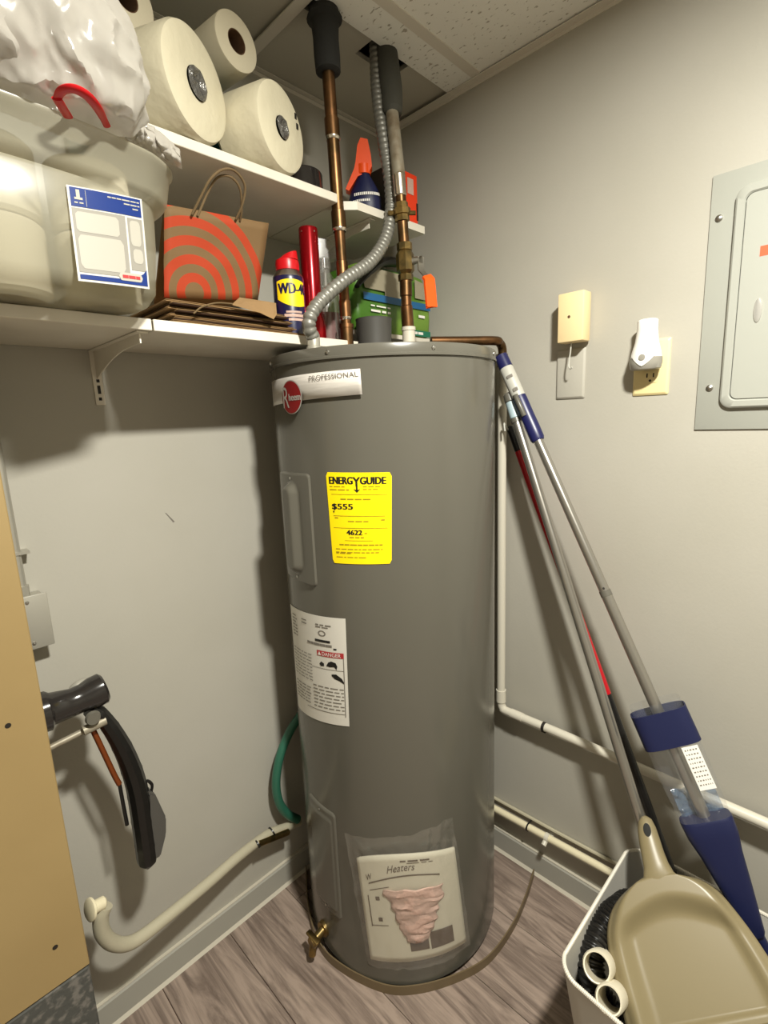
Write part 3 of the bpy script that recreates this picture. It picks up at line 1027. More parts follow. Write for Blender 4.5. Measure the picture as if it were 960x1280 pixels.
bm = NB(); add_tube(bm, dense, [0.0118 + 0.0024 * abs(math.sin(math.pi * (L[-1] * i / n_) / 0.0122)) for i in range(n_ + 1)], 14); obj('ribbed_sleeve', bm, 'flex', flex, angle=60)
bm = NB(); add_lathe(bm, [(0.016, ZTOP - 0.001), (0.016, ZTOP + 0.010), (0.013, ZTOP + 0.012), (0.013, ZTOP + 0.034), (0.0115, ZTOP + 0.038)], (-0.520, -0.286, 0), seg=16); obj('connector', bm, 'galv', flex)

# relief discharge: copper stub with elbow, then white pipe down and along the right wall
dx = -0.032
dis = thing('relief_discharge_pipe', (dx, -0.424, 0.49), 'white painted pipe with copper elbow running down and along the right wall', 'pipe')
zt = 1.512
q0 = V((-0.285, -0.345, zt)); q1 = P(610, 421, z=zt)
q2 = V((dx, -0.424, zt))
q1 = V((-0.10, -0.4185, zt))
cop = [V((-0.27, -0.36, zt - 0.002)), q1, V((-0.058, -0.424, zt)), V((-0.040, -0.424, zt - 0.004)), V((dx, -0.424, zt - 0.022)), V((dx, -0.424, zt - 0.07))]
cop = [P(521, 424, z=zt), P(560, 421.5, z=zt), P(600, 420, z=zt), P(615, 420.5, z=zt)]
cop = [V((-0.205, -0.335, zt)), V((-0.13, -0.385, zt)), V((-0.070, -0.424, zt)), V((-0.046, -0.424, zt - 0.003)), V((dx, -0.424, zt - 0.020)), V((dx, -0.424, zt - 0.07))]
bm = NB(); add_tube(bm, spline(cop, 8), 0.0108, 14); cpart = obj('copper_stub', bm, 'copper', dis)
bm = NB(); add_lathe(bm, [(0.0135, -0.016), (0.0135, 0.016)], V((dx, -0.424, zt - 0.045)), (0, 0, 1), 14); obj('coupling', bm, 'copper', cpart)
vp = [V((dx, -0.424, zt - 0.06)), V((dx, -0.424, 0.56)), V((dx, -0.424, 0.525)), V((dx, -0.430, 0.508)), V((dx, -0.447, 0.503)), V((dx, -0.60, 0.504)), V((dx, -0.80, 0.502)), V((dx, -1.05, 0.499)), V((dx, -1.6, 0.495))]
bm = NB(); add_tube(bm, [vp[0]] + spline(vp[1:], 6), 0.0115, 16); obj('white_pipe', bm, 'white_pipe', dis)
bm = NB(); add_lathe(bm, [(0.014, -0.018), (0.014, 0.018)], V((dx, -0.424, 0.545)), (0, 0, 1), 16); obj('elbow_socket', bm, 'white_pipe', dis)
bm = NB(); add_lathe(bm, [(0.0128, -0.018), (0.0128, 0.018)], V((dx, -0.475, 0.503)), (0, 1, 0), 16); obj('elbow_socket', bm, 'white_pipe', dis)
bm = NB(); add_lathe(bm, [(0.0117, -0.004), (0.0126, -0.0038), (0.0126, 0.0038), (0.0117, 0.004)], V((dx, -0.556, 0.5035)), (0, 1, 0), 16); add_box(bm, (dx - 0.004, -0.562, 0.488), (-0.0002, -0.550, 0.4915)); obj('pipe_strap', bm, 'dark_slot', dis)

# low white pipe with clips on right wall
low = thing('low_wall_pipe', (-0.03, -0.7, 0.16), 'cream pipe clipped low along the right wall above the baseboard', 'pipe')
bm = NB(); add_tube(bm, [P(612, 1007, x=-.028), P(690, 1050, x=-.028), P(755, 1086, x=-.028), V((-0.028, -1.1, 0.19)), V((-0.028, -1.6, 0.20))], 0.0095, 14); obj('tube', bm, 'cream', low)
bm = NB(); add_tube(bm, [P(612, 994, x=-.005), P(690, 1037, x=-.005), P(755, 1072, x=-.005), V((-0.005, -1.1, 0.212)), V((-0.005, -1.6, 0.222))], 0.005, 8); o = obj('sealant_bead', bm, 'cream_hose', low)
p = P(660, 1034, x=-.028)
bm = NB(); add_lathe(bm, [(0.0098, -0.0025), (0.0112, -0.0022), (0.0112, 0.0022), (0.0098, 0.0025)], p, (0, 1, 0), 14); add_box(bm, (-0.026, p.y - 0.002, p.z + 0.009), (-0.0002, p.y + 0.002, p.z + 0.012)); obj('cable_tie', bm, 'black', low)
p = P(684, 1047, x=-.028)
bm = NB(); add_lathe(bm, [(0.0098, -0.006), (0.0122, -0.0055), (0.0122, 0.0055), (0.0098, 0.006)], p, (0, 1, 0), 16); add_box(bm, (-0.03, p.y - 0.006, p.z - 0.013), (-0.0002, p.y + 0.006, p.z - 0.010)); cyl(bm, p + V((-0.012, 0, -0.004)), p + V((-0.022, 0, -0.010)), 0.007, seg=10); obj('pipe_clip', bm, 'white_pipe', low)

# ------------------------------------------------------------------ shelves
SY = -0.262
SZ0, SZ1 = 1.490, 1.508
bm = NB(); add_box(bm, (-1.75, SY, SZ0), (-0.829, -0.001, SZ1), 0.001, 1); tag(obj('shelf_board', bm, 'shelf', smooth=False), 'white lower shelf board under the plastic tub', 'shelf', 'shelf boards on the left wall')
bm = NB(); add_box(bm, (-0.826, SY, SZ0), (-0.374, -0.001, SZ1), 0.001, 1); tag(obj('shelf_board', bm, 'shelf', smooth=False), 'white lower shelf board under the flattened paper bags, ending above the heater', 'shelf', 'shelf boards on the left wall')
UZ0, UZ1 = 1.783, 1.800
bm = NB(); add_box(bm, (-0.845, SY, UZ0), (-0.414, -0.001, UZ1), 0.001, 1); tag(obj('shelf_board', bm, 'shelf', smooth=False), 'white upper shelf board under the large paper rolls', 'shelf', 'shelf boards on the left wall')
bm = NB()
add_prism(bm, [(-0.358, SY, UZ0), (-0.130, SY, UZ0), (-0.130, -0.001, UZ0), (-0.412, -0.001, UZ0), (-0.412, -0.215, UZ0)], (0, 0, UZ1 - UZ0))
tag(obj('shelf_board', bm, 'shelf', smooth=False), 'short white upper shelf board notched round the copper pipe, under the orange trigger bottle', 'shelf', 'shelf boards on the left wall')
bm = NB(); add_box(bm, (-0.330, -0.205, 1.536), (-0.003, -0.001, 1.547), 0.001, 1); tag(obj('corner_ledge', bm, 'shelf', smooth=False), 'thin white corner ledge under the green package behind the pipes', 'shelf')


def bracket(x, z1, yf, drop, label):
    t = thing('shelf_bracket', (x, 0, z1 - drop), label, 'bracket', 'white shelf brackets')
    bm = NB(); add_box(bm, (x - 0.009, -0.003, z1 - drop), (x + 0.009, -0.0002, z1 - 0.0005), 0.0008, 1); leg = obj('wall_leg', bm, 'shelf', t, smooth=False)
    for dz, hz in ((0.012, 0.003), (0.030, 0.008), (0.047, 0.003)):
        bm = NB(); add_box(bm, (x - 0.0028, -0.0036, z1 - drop + dz - hz), (x + 0.0028, -0.0031, z1 - drop + dz + hz)); obj('screw_slot', bm, 'dark_slot', leg, smooth=False)
    bm = NB(); add_box(bm, (x - 0.009, yf, z1 - 0.0035), (x + 0.009, -0.003, z1 - 0.0005), 0.0008, 1); obj('shelf_arm', bm, 'shelf', t, smooth=False)
    bm = NB()
    poly = [(-0.003, z1 - drop * 0.52), (-0.003, z1 - 0.0035), (yf + 0.012, z1 - 0.0035), (yf + 0.012, z1 - 0.018)]
    for k in range(1, 9):
        s = k / 9
        y = (yf + 0.012) * (1 - s) + (-0.003) * s
        z = (z1 - 0.018) * (1 - s) + (z1 - drop * 0.52) * s
        poly.append((y, z + 0.012 * math.sin(math.pi * s)))
    add_prism(bm, [(x - 0.0012, a, b) for a, b in poly], (0.0024, 0, 0)); obj('gusset', bm, 'shelf', t, smooth=False)


bracket(-0.8425, SZ0, -0.255, 0.106, 'white metal bracket below the lower shelf on the left wall')
bracket(-0.300, UZ0, -0.250, 0.106, 'white bracket below the short upper shelf behind the pipes')

# ------------------------------------------------------------------ plastic tub and what is in it
tx0, tx1, ty0, ty1 = -1.26, -0.826, -0.342, -0.075
tub = thing('storage_tub', ((tx0 + tx1) / 2, (ty0 + ty1) / 2, SZ1), 'translucent white plastic tub with a blue and white label on the lower shelf', 'tub')
TBOW = 0.036
def tbow(x):
    return TBOW * max(0.0, 1 - ((x - (tx0 + tx1) / 2) / ((tx1 - tx0) / 2)) ** 2)
def sec(z, g, r):
    pts = rrect(tx0 - g, tx1 + g, ty0 - g, ty1 + g * 0.4, z, r, 8)
    a, b = pts[3 * 9 - 1], pts[3 * 9]          # ends of the straight front edge: bow it outwards
    pts = pts[:27] + [a.lerp(b, k / 14) for k in range(1, 14)] + pts[27:]
    for p in pts:
        if p.y < ty0 + 0.07:
            p.y -= tbow(p.x) * min(1.0, (ty0 + 0.07 - p.y) / 0.05) * (1.0 if z < 1.646 else 0.85)
    return pts
bm = NB()
secs = [(1.509, -0.045, 0.04), (1.511, -0.030, 0.05), (1.520, -0.014, 0.055), (1.535, -0.005, 0.055), (1.60, 0.001, 0.055), (1.643, 0.003, 0.055), (1.648, 0.006, 0.056), (1.653, 0.015, 0.058), (1.660, 0.019, 0.058), (1.694, 0.025, 0.06), (1.697, 0.029, 0.062), (1.702, 0.029, 0.062), (1.702, 0.025, 0.06)]
add_rings(bm, [sec(*s) for s in secs], True, False)
obj('body', bm, 'tub', tub, angle=70)
# label on the tub front
yl = ty0 - 0.0055
c = []
for q_ in ((98, 351), (187, 361.5), (177, 249), (82.5, 230.5)):
    y_ = yl
    for _ in range(12):
        y_ = yl - tbow(P(*q_, y=y_).x)
    c.append(P(*q_, y=y_))
LF = flatS(*c)
def LS(u, v, h=0.0):
    p = LF(u, v, 0)
    p.y = yl - tbow(p.x) - h
    return p
bm = NB(); add_grid(bm, LS, 0, 1, 0, 1, 12, 2, 0.0); lab = obj('label_sheet', bm, 'tub_label', tub); lab['label'] = 'blue and white paper label'
bm = NB(); add_grid(bm, LS, 0.03, 0.97, 0.79, 0.985, 12, 1, 0.0006); add_grid(bm, LS, 0.03, 0.975, 0.025, 0.075, 12, 1, 0.0006)
bm.faces.new([bm.verts.new(LS(*p, 0.0006)) for p in ((0.72, 0.075), (0.975, 0.075), (0.975, 0.21), (0.92, 0.16))]); obj('label_band', bm, 'blue_label', lab)
bm = NB(); add_grid(bm, LS, 0.03, 0.72, 0.10, 0.775, 10, 2, 0.0005); add_grid(bm, LS, 0.75, 0.97, 0.19, 0.765, 6, 2, 0.0005); obj('label_photo', bm, 'tub_grey', lab)
bm = NB()
def rr_flat(u0, u1, v0, v1, r, h):
    prev_ = None
    for k_ in range(17):            # strips across, so the patch follows the bowed front
        u_ = u0 + (u1 - u0) * k_ / 16
        e_ = min(u_ - u0, u1 - u_)
        ins = r - math.sqrt(max(0.0, r * r - (r - e_) ** 2)) if e_ < r else 0.0
        cur_ = (bm.verts.new(LS(u_, v0 + ins, h)), bm.verts.new(LS(u_, v1 - ins, h)))
        if prev_:
            bm.faces.new((prev_[0], cur_[0], cur_[1], prev_[1]))
        prev_ = cur_
rr_flat(0.06, 0.66, 0.14, 0.50, 0.05, 0.0008); rr_flat(0.06, 0.62, 0.53, 0.74, 0.03, 0.0008)
rr_flat(0.775, 0.93, 0.46, 0.74, 0.05, 0.0008); rr_flat(0.79, 0.94, 0.27, 0.43, 0.05, 0.0008)
rr_flat(0.55, 0.90, 0.06, 0.15, 0.04, 0.0010)
add_grid(bm, LS, 0.10, 0.145, 0.87, 0.965, 1, 1, 0.0010); add_grid(bm, LS, 0.075, 0.175, 0.862, 0.885, 1, 1, 0.0010)
lines(bm, LS, words(0.07, 0.19, 0.83, 0.014, 31) + words(0.50, 0.95, 0.945, 0.014, 32, 0.01) + words(0.72, 0.95, 0.905, 0.014, 33, 0.01) + words(0.84, 0.95, 0.865, 0.014, 34, 0.01) + [(0.215, 0.22, 0.885, 0.17)], 0.0010)
obj('label_print', bm, 'tub_white', lab)
bm = NB(); lines(bm, LS, words(0.60, 0.86, 0.105, 0.035, 35, 0.006), 0.0014); obj('lettering', bm, 'danger', lab)
# rolls inside
k = 0
for (x, y, z, lb) in ((-0.900, -0.270, 1.532, 'white paper roll inside the tub, lower right behind the label'), (-0.900, -0.270, 1.6335, 'white paper roll inside the tub, upper right behind the label'),
                  (-1.018, -0.272, 1.532, 'white paper roll inside the tub, lower left beside the label'), (-1.018, -0.272, 1.634, 'white paper roll inside the tub, upper left beside the label')):
    bm = NB(); add_lathe(bm, [(0.02, 0), (0.048, 0), (0.053, 0.005), (0.053, 0.087), (0.048, 0.092), (0.02, 0.092), (0.02, 0)], (x, y, (z - 0.018) if z < 1.6 else 1.6085), seg=32, cap0=False, cap1=False)
    tag(obj('paper_roll', bm, 'roll'), lb, 'paper roll', 'paper rolls in the tub')


def crumple(c, s, amp, seed, sub=5, f1=3.0, f2=8.0, cut=None):
    t = bmesh.new()
    bmesh.ops.create_icosphere(t, subdivisions=sub, radius=1.0)
    for v in t.verts:
        n = v.co.copy()
        a = noise.noise(n * f1 * 0.5 + V((seed, 0, 0)))
        r = 1.0 - abs(noise.noise(n * f1 + V((0, seed, 0))))
        r2 = 1.0 - abs(noise.noise(V((n.x * f2, n.y * f2 * 0.6, n.z * f2 * 0.45)) + V((0, 0, seed))))
        d = 1 + amp * (0.8 * a + 0.7 * (r - 0.7) + 0.35 * (r2 - 0.7))
        v.co = V((n.x * s[0] * d, n.y * s[1] * d, n.z * s[2] * d))
    bm = NB()
    def xf(p):
        q = V(c) + p
        if cut:
            q = cut(q)
        return q
    merge(bm, t, xf)
    return bm


def over_tub(q):
    # keep the bag above the tub rim and clear of the upper shelf
    zf = 1.7085 if q.y < -0.352 else 1.7035
    if q.z < zf:
        q.z = zf + (q.z - zf) * 0.02
    return q


bag = thing('white_bag', (-0.95, -0.35, 1.716), 'knotted glossy white plastic bag with red drawstring on top of the tub', 'bag')
bm = crumple((-0.957, -0.375, 1.785), (0.104, 0.078, 0.094), 0.30, 3.3, 6, 2.4, 5.5, over_tub); obj('sack', bm, 'bagfilm', bag, angle=35)
bm = crumple((-1.07, -0.375, 1.760), (0.10, 0.075, 0.05), 0.28, 8.1, 5, 2.4, 5.5, over_tub); obj('sack_side', bm, 'bagfilm', bag, angle=35)
def ribbon(pts, w_):
    rings = []
    for (q, a, b, tt) in frames(pts):
        s_ = tt.cross(_fw).normalized(); n_r = tt.cross(s_)
        rings.append([q - s_ * w_ - n_r * 0.0012, q + s_ * w_ - n_r * 0.0012, q + s_ * w_ + n_r * 0.0012, q - s_ * w_ + n_r * 0.0012])
    bm = NB(); add_rings(bm, rings); return bm
dsp = [P(71, 124, y=-.435), P(78, 113, y=-.450), P(92, 111, y=-.458), P(108, 119, y=-.455), P(121, 134, y=-.440), P(130, 150, y=-.412), P(134, 158, y=-.400)]
bm = NB(); add_tube(bm, spline(dsp, 8), lambda t: 0.0042 + 0.0022 * math.sin(math.pi * min(1, t * 1.2)), 10, flat=0.45); obj('drawstring', bm, 'red_plastic', bag)
dsp = [P(71, 123, y=-.438), P(77, 133, y=-.425), P(85, 146, y=-.402)]
bm = NB(); add_tube(bm, spline(dsp, 6), 0.0055, 10, flat=0.45); obj('drawstring', bm, 'red_plastic', bag)
# loose crumpled liner hanging over the tub's right end
bm = NB()
lp_ = [(136, 128), (160, 135), (180, 150), (200, 172), (222, 195)]
def linS(u, v, h):
    x0 = 132 + 92 * u; yt_ = 124 + 62 * u ** 1.35; yb_l = 160 + 52 * u
    k = noise.noise(V((u * 6, v * 2.2, 2))); k2 = noise.noise(V((u * 15, v * 4, 7)))
    p = P(x0 + 3 * k2 + 4 * v * u, yt_ + (yb_l - yt_) * v + 4 * k * (1 - v), y=-0.352 - 0.012 * math.sin(math.pi * v) - 0.005 * abs(k2) - 0.016 * abs(k))
    return p
add_grid(bm, linS, 0, 1, 0, 1, 70, 26)
o = obj('bag_liner', bm, 'bagfilm', smooth=True, angle=30, solid=0.0008)
tag(o, 'crumpled white film liner hanging over the right rim of the tub', 'liner')

# ------------------------------------------------------------------ paper rolls on the upper shelf
def big_roll(c, r, L, yaw, label, wrapped=True, core=0.0235, grp='large wrapped paper rolls', tiltz=0.0):
    a = math.radians(yaw)
    n = V((math.sin(a), -math.cos(a), tiltz)).normalized()
    root = thing('paper_towel_roll' if wrapped else 'toilet_roll', (c[0], c[1], c[2] - r), label, 'paper roll', grp)
    c = V(c)
    bm = NB()
    e = 0.010 if wrapped else 0.003
    add_lathe(bm, [(core, -L), (r - e, -L), (r, -L + e), (r, -e), (r - e * 0.3, -e * 0.25), (r - e, 0), (core, 0.0 - (0.002 if wrapped else 0))], c, n, 56, False, False)
    obj('paper_body', bm, 'rollwrap' if wrapped else 'roll', root)
    bm = NB()
    if wrapped:
        add_lathe(bm, [(core, 0.001), (core * 0.7, 0.003), (core * 0.35, -0.001), (0, 0.002)], c, n, 20, False, False)
        t = [v for v in bm.verts]
        for v in t:
            v.co += n * 0.003 * noise.noise(v.co * 120)
        obj('core_plug', bm, 'core_grey', root)
    else:
        add_lathe(bm, [(core, -0.0005), (core, -L + 0.001), (core - 0.0015, -L + 0.001), (core - 0.0015, -0.0005), (core, -0.0005)], c, n, 28, False, False)
        obj('cardboard_core', bm, 'core_brown', root)
    return root


r1c = P(247, 104, y=-.272)
big_roll((r1c.x, r1c.y, UZ1 + 0.0815), 0.081, 0.105, 26, 'largest white paper roll in clear wrap at the left of the upper shelf')
r2c = P(353, 151, y=-.270)
big_roll((r2c.x, r2c.y, UZ1 + 0.0745), 0.074, 0.105, 20, 'white wrapped paper roll on the upper shelf beside the black canister', core=0.019)
rl2 = bpy.data.objects['paper_towel_roll.001']
for u_, z_ in ((0.046, 0.040), (0.050, 0.024)):
    c_ = V((r2c.x, r2c.y, UZ1 + 0.0745)); a_ = math.radians(20); n_f = V((math.sin(a_), -math.cos(a_), 0))
    p_ = c_ + V((math.cos(a_), math.sin(a_), 0)) * u_ + V((0, 0, z_)) - n_f * 0.0006
    e1, e2 = V((math.cos(a_), math.sin(a_), 0)) * 0.003, V((0, 0, 0.005))
    bm = NB(); add_prism(bm, [p_ - e1 - e2, p_ + e1 - e2, p_ + e1 + e2, p_ - e1 + e2], n_f * 0.0014); obj('print_mark', bm, 'black_ink', rl2, smooth=False)
s1 = P(296, 52, y=-.205)
big_roll((s1.x, s1.y, s1.z), 0.047, 0.10, 8, 'bare toilet roll with brown core resting on the two wrapped rolls', False, 0.0195, 'bare toilet rolls')
s2 = P(158, -4, y=-.200)
big_roll((s2.x, s2.y, s2.z), 0.047, 0.10, 10, 'bare toilet roll at the top edge above the white bag', False, 0.0195, 'bare toilet rolls')
bm = NB(); add_box(bm, (-0.842, -0.150, UZ1), (-0.66, -0.01, 1.960), 0.012, 3); tag(obj('teal_package', bm, 'teal'), 'dark teal wrapped package behind the largest paper roll', 'package', 'teal packages')
bm = NB(); add_box(bm, (-0.652, -0.130, UZ1), (-0.52, -0.01, 1.955), 0.012, 3); tag(obj('teal_package', bm, 'teal'), 'dark teal wrapped package between the two large paper rolls', 'package', 'teal packages')
# black canister
bc = P(380, 226, y=-.150)
bm = NB(); add_lathe(bm, [(0.040, UZ1), (0.046, UZ1 + 0.003), (0.046, UZ1 + 0.060), (0.044, UZ1 + 0.064), (0.0, UZ1 + 0.064)], (-0.430, -0.165, 0), seg=40, cap1=False)
tag(obj('black_canister', bm, 'black_gloss'), 'round glossy black canister on the upper shelf right of the paper rolls', 'canister')

# ------------------------------------------------------------------ kraft paper bag with orange arcs
def paper_bag_material(c, r0, pitch):
    m = mat('kraft_orange_arcs', (172, 138, 92), 0.75)
    nt = m.node_tree; b = nt.nodes['Principled BSDF']
    tc = nt.nodes.new('ShaderNodeTexCoord')
    sub = nt.nodes.new('ShaderNodeVectorMath'); sub.operation = 'SUBTRACT'; sub.inputs[1].default_value = c
    ln = nt.nodes.new('ShaderNodeVectorMath'); ln.operation = 'LENGTH'
    nt.links.new(tc.outputs['Object'], sub.inputs[0]); nt.links.new(sub.outputs[0], ln.inputs[0])
    m1 = nt.nodes.new('ShaderNodeMath'); m1.operation = 'SUBTRACT'; m1.inputs[1].default_value = r0
    m2 = nt.nodes.new('ShaderNodeMath'); m2.operation = 'DIVIDE'; m2.inputs[1].default_value = pitch
    fr = nt.nodes.new('ShaderNodeMath'); fr.operation = 'FRACT'
    lt = nt.nodes.new('ShaderNodeMath'); lt.operation = 'LESS_THAN'; lt.inputs[1].default_value = 0.52
    gt = nt.nodes.new('ShaderNodeMath'); gt.operation = 'GREATER_THAN'; gt.inputs[1].default_value = 0.0
    lt2 = nt.nodes.new('ShaderNodeMath'); lt2.operation = 'LESS_THAN'; lt2.inputs[1].default_value = 4.52
    nt.links.new(ln.outputs['Value'], m1.inputs[0]); nt.links.new(m1.outputs[0], m2.inputs[0]); nt.links.new(m2.outputs[0], fr.inputs[0])
    nt.links.new(fr.outputs[0], lt.inputs[0]); nt.links.new(m2.outputs[0], gt.inputs[0]); nt.links.new(m2.outputs[0], lt2.inputs[0])
    a1 = nt.nodes.new('ShaderNodeMath'); a1.operation = 'MULTIPLY'; a2 = nt.nodes.new('ShaderNodeMath'); a2.operation = 'MULTIPLY'
    nt.links.new(lt.outputs[0], a1.inputs[0]); nt.links.new(gt.outputs[0], a1.inputs[1]); nt.links.new(a1.outputs[0], a2.inputs[0]); nt.links.new(lt2.outputs[0], a2.inputs[1])
    mx = nt.nodes.new('ShaderNodeMix'); mx.data_type = 'RGBA'
    mx.inputs[6].default_value = lin((122, 95, 60)); mx.inputs[7].default_value = lin((178, 60, 24))
    nt.links.new(a2.outputs[0], mx.inputs[0]); nt.links.new(mx.outputs[2], b.inputs['Base Color'])
    return m


yb, yt = -0.165, -0.205
BL, BR, TRc, TLc = P(205, 372, y=yb), P(322, 376, y=yb), P(336, 279, y=yt), P(205, 255, y=yt)
pb = thing('paper_bag', V(((BL.x + BR.x) / 2, yb, BR.z)), 'brown paper shopping bag with orange arcs and twisted cord handles beside the tub', 'paper bag')
PS = flatS(BL, BR, TRc, TLc)
cc = P(243, 366, y=yb - 0.003)
M['arcs'] = paper_bag_material(tuple(cc - wloc(pb)), 0.0185, 0.0305)
bm = NB()
def bagS(u, v, h):
    p = PS(u, v, 0)
    return p + V((0, 0.003 * noise.noise(V((u * 4, v * 4, 0))), 0))
add_grid(bm, bagS, 0, 1, 0, 1, 14, 10); obj('front_panel', bm, 'arcs', pb, solid=0.0012)
bm = NB()
o_ = V((0, 0.05, 0.0))
def backS(u, v, h):
    return PS(u, v * 0.985, 0) + V((0.004, 0.012 + 0.045 * (1 - v), 0))
add_grid(bm, backS, 0, 1, 0, 1, 14, 10); obj('back_panel', bm, 'kraft', pb, solid=0.0012)
bm = NB()
def sideS(u, v, h):
    return PS(1, v, 0).lerp(backS(1, v, 0), u) + V((-0.010 * math.sin(math.pi * u) * v, 0, 0))
add_grid(bm, sideS, 0, 1, 0, 1, 4, 8); obj('side_gusset', bm, 'kraft', pb, solid=0.001)
for off, pxs in ((0.0, [(240, 268), (252, 244), (263, 224), (278, 212), (294, 214), (306, 232), (303, 255), (295, 274)]), (1.0, [(247, 270), (260, 240), (272, 222), (288, 221), (300, 236), (302, 262), (300, 276)])):
    yy_ = [yt - 0.004 - 0.045 * math.sin(math.pi * i / (len(pxs) - 1)) + off * 0.012 for i in range(len(pxs))]
    bm = NB(); add_tube(bm, spline([P(a, b, y=min(yy_[i], -0.205)) for i, (a, b) in enumerate(pxs)], 6), 0.0022, 8); obj('cord_handle', bm, 'rope', pb)

# flattened bags below it
rnd = random.Random(5)
z = SZ1 + 0.0005
names = ['bottom-most flattened brown paper bag on the shelf', 'flattened brown paper bag second from the bottom of the pile', 'flattened brown paper bag third from the bottom of the pile', 'flattened brown paper bag in the middle of the pile', 'flattened brown paper bag third from the top of the pile', 'flattened brown paper bag second from the top of the pile', 'topmost flattened brown paper bag under the bag with orange arcs']
ext = [(-0.792, -0.50, -0.258), (-0.785, -0.545, -0.252), (-0.79, -0.53, -0.246), (-0.78, -0.55, -0.255), (-0.79, -0.535, -0.24), (-0.785, -0.55, -0.25), (-0.79, -0.545, -0.235)]
for i, (x0, x1, y0) in enumerate(ext):
    th = 0.0062
    root = thing('flattened_paper_bag', ((x0 + x1) / 2, y0, z), names[i], 'paper bag', 'pile of flattened paper bags')
    bm = NB(); add_box(bm, (x0, y0, z + 0.0002), (x1, -0.02, z + 0.0016), 0.0004, 1); obj('lower_sheet', bm, 'kraft' if i % 2 == 0 else 'kraft_gap_shade', root, smooth=False)  # every other sheet takes the painted gap shade
    bm = NB()
    def shS(u, v, h, x0=x0, x1=x1, y0=y0, z=z, i=i):
        zz_ = z + 0.0042 + 0.0008 * noise.noise(V((u * 5, v * 3, i)))
        return V((x0 + 0.003 + (x1 - x0 - 0.006) * u, y0 + 0.004 + (-0.02 - y0) * v, zz_))
    add_grid(bm, shS, 0, 1, 0, 1, 10, 6); obj('upper_sheet', bm, 'kraft', root, solid=0.0009)
    z += th
# creased flap over the front of the pile
bm = NB()
fl = [P(290, 381, y=-.262), P(300, 372, y=-.262), P(333, 377, y=-.262), P(345, 379, y=-.264), P(346, 393, y=-.266), P(342, 399, y=-.27), P(325, 391, y=-.268)]
add_prism(bm, fl, (0, 0.0015, 0.0008)); o = obj('folded_flap', bm, 'kraft', root, smooth=False)
bm = NB(); add_tube(bm, spline([P(242, 392, y=-.264), P(252, 384, y=-.266), P(270, 379, y=-.266), P(290, 380, y=-.264)], 6), 0.003, 8, flat=0.5); obj('loose_handle', bm, 'rope', root)

# ------------------------------------------------------------------ small bottles on the lower shelf
cx_, cy_ = -0.512, -0.205
cx_, cy_ = (P(348, 400, y=-.2).x + P(379, 400, y=-.2).x) / 2, -0.2
can = thing('spray_can', (cx_, cy_, SZ1), 'dark blue lubricant spray can with yellow shield and red cap', 'spray can')
bm = NB(); add_lathe(bm, [(0.030, SZ1), (0.0325, SZ1 + 0.003), (0.0325, SZ1 + 0.120), (0.0315, SZ1 + 0.124)], (cx_, cy_, 0), seg=40); obj('can_body', bm, 'blue_can', can)
bm = NB(); add_lathe(bm, [(0.0318, SZ1 + 0.124), (0.030, SZ1 + 0.128), (0.024, SZ1 + 0.136), (0.022, SZ1 + 0.141)], (cx_, cy_, 0), seg=40); obj('shoulder', bm, 'steel', can)
bm = NB(); add_lathe(bm, [(0.0245, SZ1 + 0.138), (0.0250, SZ1 + 0.150), (0.0235, SZ1 + 0.158)], (cx_, cy_, 0), seg=24)
vz = V((cx_, cy_, SZ1 + 0.158))
dirc = (V((CAM.x, CAM.y, 0)) - V((cx_, cy_, 0))).normalized(); rgt = V((_rt.x, _rt.y, 0)).normalized()
rings = []
for t in range(7):
    s = t / 6
    rings.append([vz + rgt * ((0.0235 - 0.006 * s) * math.cos(a) + 0.004 * s) + dirc * ((0.0235 - 0.006 * s) * math.sin(a)) + V((0, 0, s * 0.012 + s * 0.006 * math.cos(a)))for a in [2 * math.pi * k / 24 for k in range(24)]])
add_rings(bm, rings, False, True)
obj('spray_cap', bm, 'red_plastic', can)
ac = math.degrees(math.atan2(dirc.y, dirc.x))
def canS(u, v, h):   # u: -1..1 across the visible half, v height
    a = math.radians(ac + 75 * u)
    return V((cx_ + (0.0325 + h) * math.cos(a), cy_ + (0.0325 + h) * math.sin(a), SZ1 + v))
bm = NB()
n_ = 24
c0 = None
prev = None
for i in range(n_ + 1):
    u = -0.62 + 1.46 * i / n_
    s = (u + 0.62) / 1.46
    top = 0.116 - 0.004 * (1 - math.sin(math.pi * s)) ; bot = 0.073 - 0.016 * math.sin(math.pi * (0.15 + 0.7 * s)) + 0.012 * (1 - s)
    cur = (bm.verts.new(canS(u, bot, 0.0006)), bm.verts.new(canS(u, top, 0.0006)))
    if prev:
        bm.faces.new((prev[0], cur[0], cur[1], prev[1]))
    prev = cur
sh = obj('shield', bm, 'can_yellow', can)
bm = NB(); add_text(bm, canS, 'WD-40', -0.52, 0.95, 0.087, 0.108, 0.0010, bold=0.03); obj('lettering', bm, 'blue_can', sh)
bm = NB(); lines(bm, canS, [(-0.3, 0.8, 0.045, 0.006), (-0.1, 0.7, 0.037, 0.005), (-0.2, 0.6, 0.052, 0.004)], 0.0006); obj('small_print', bm, 'pink', can)
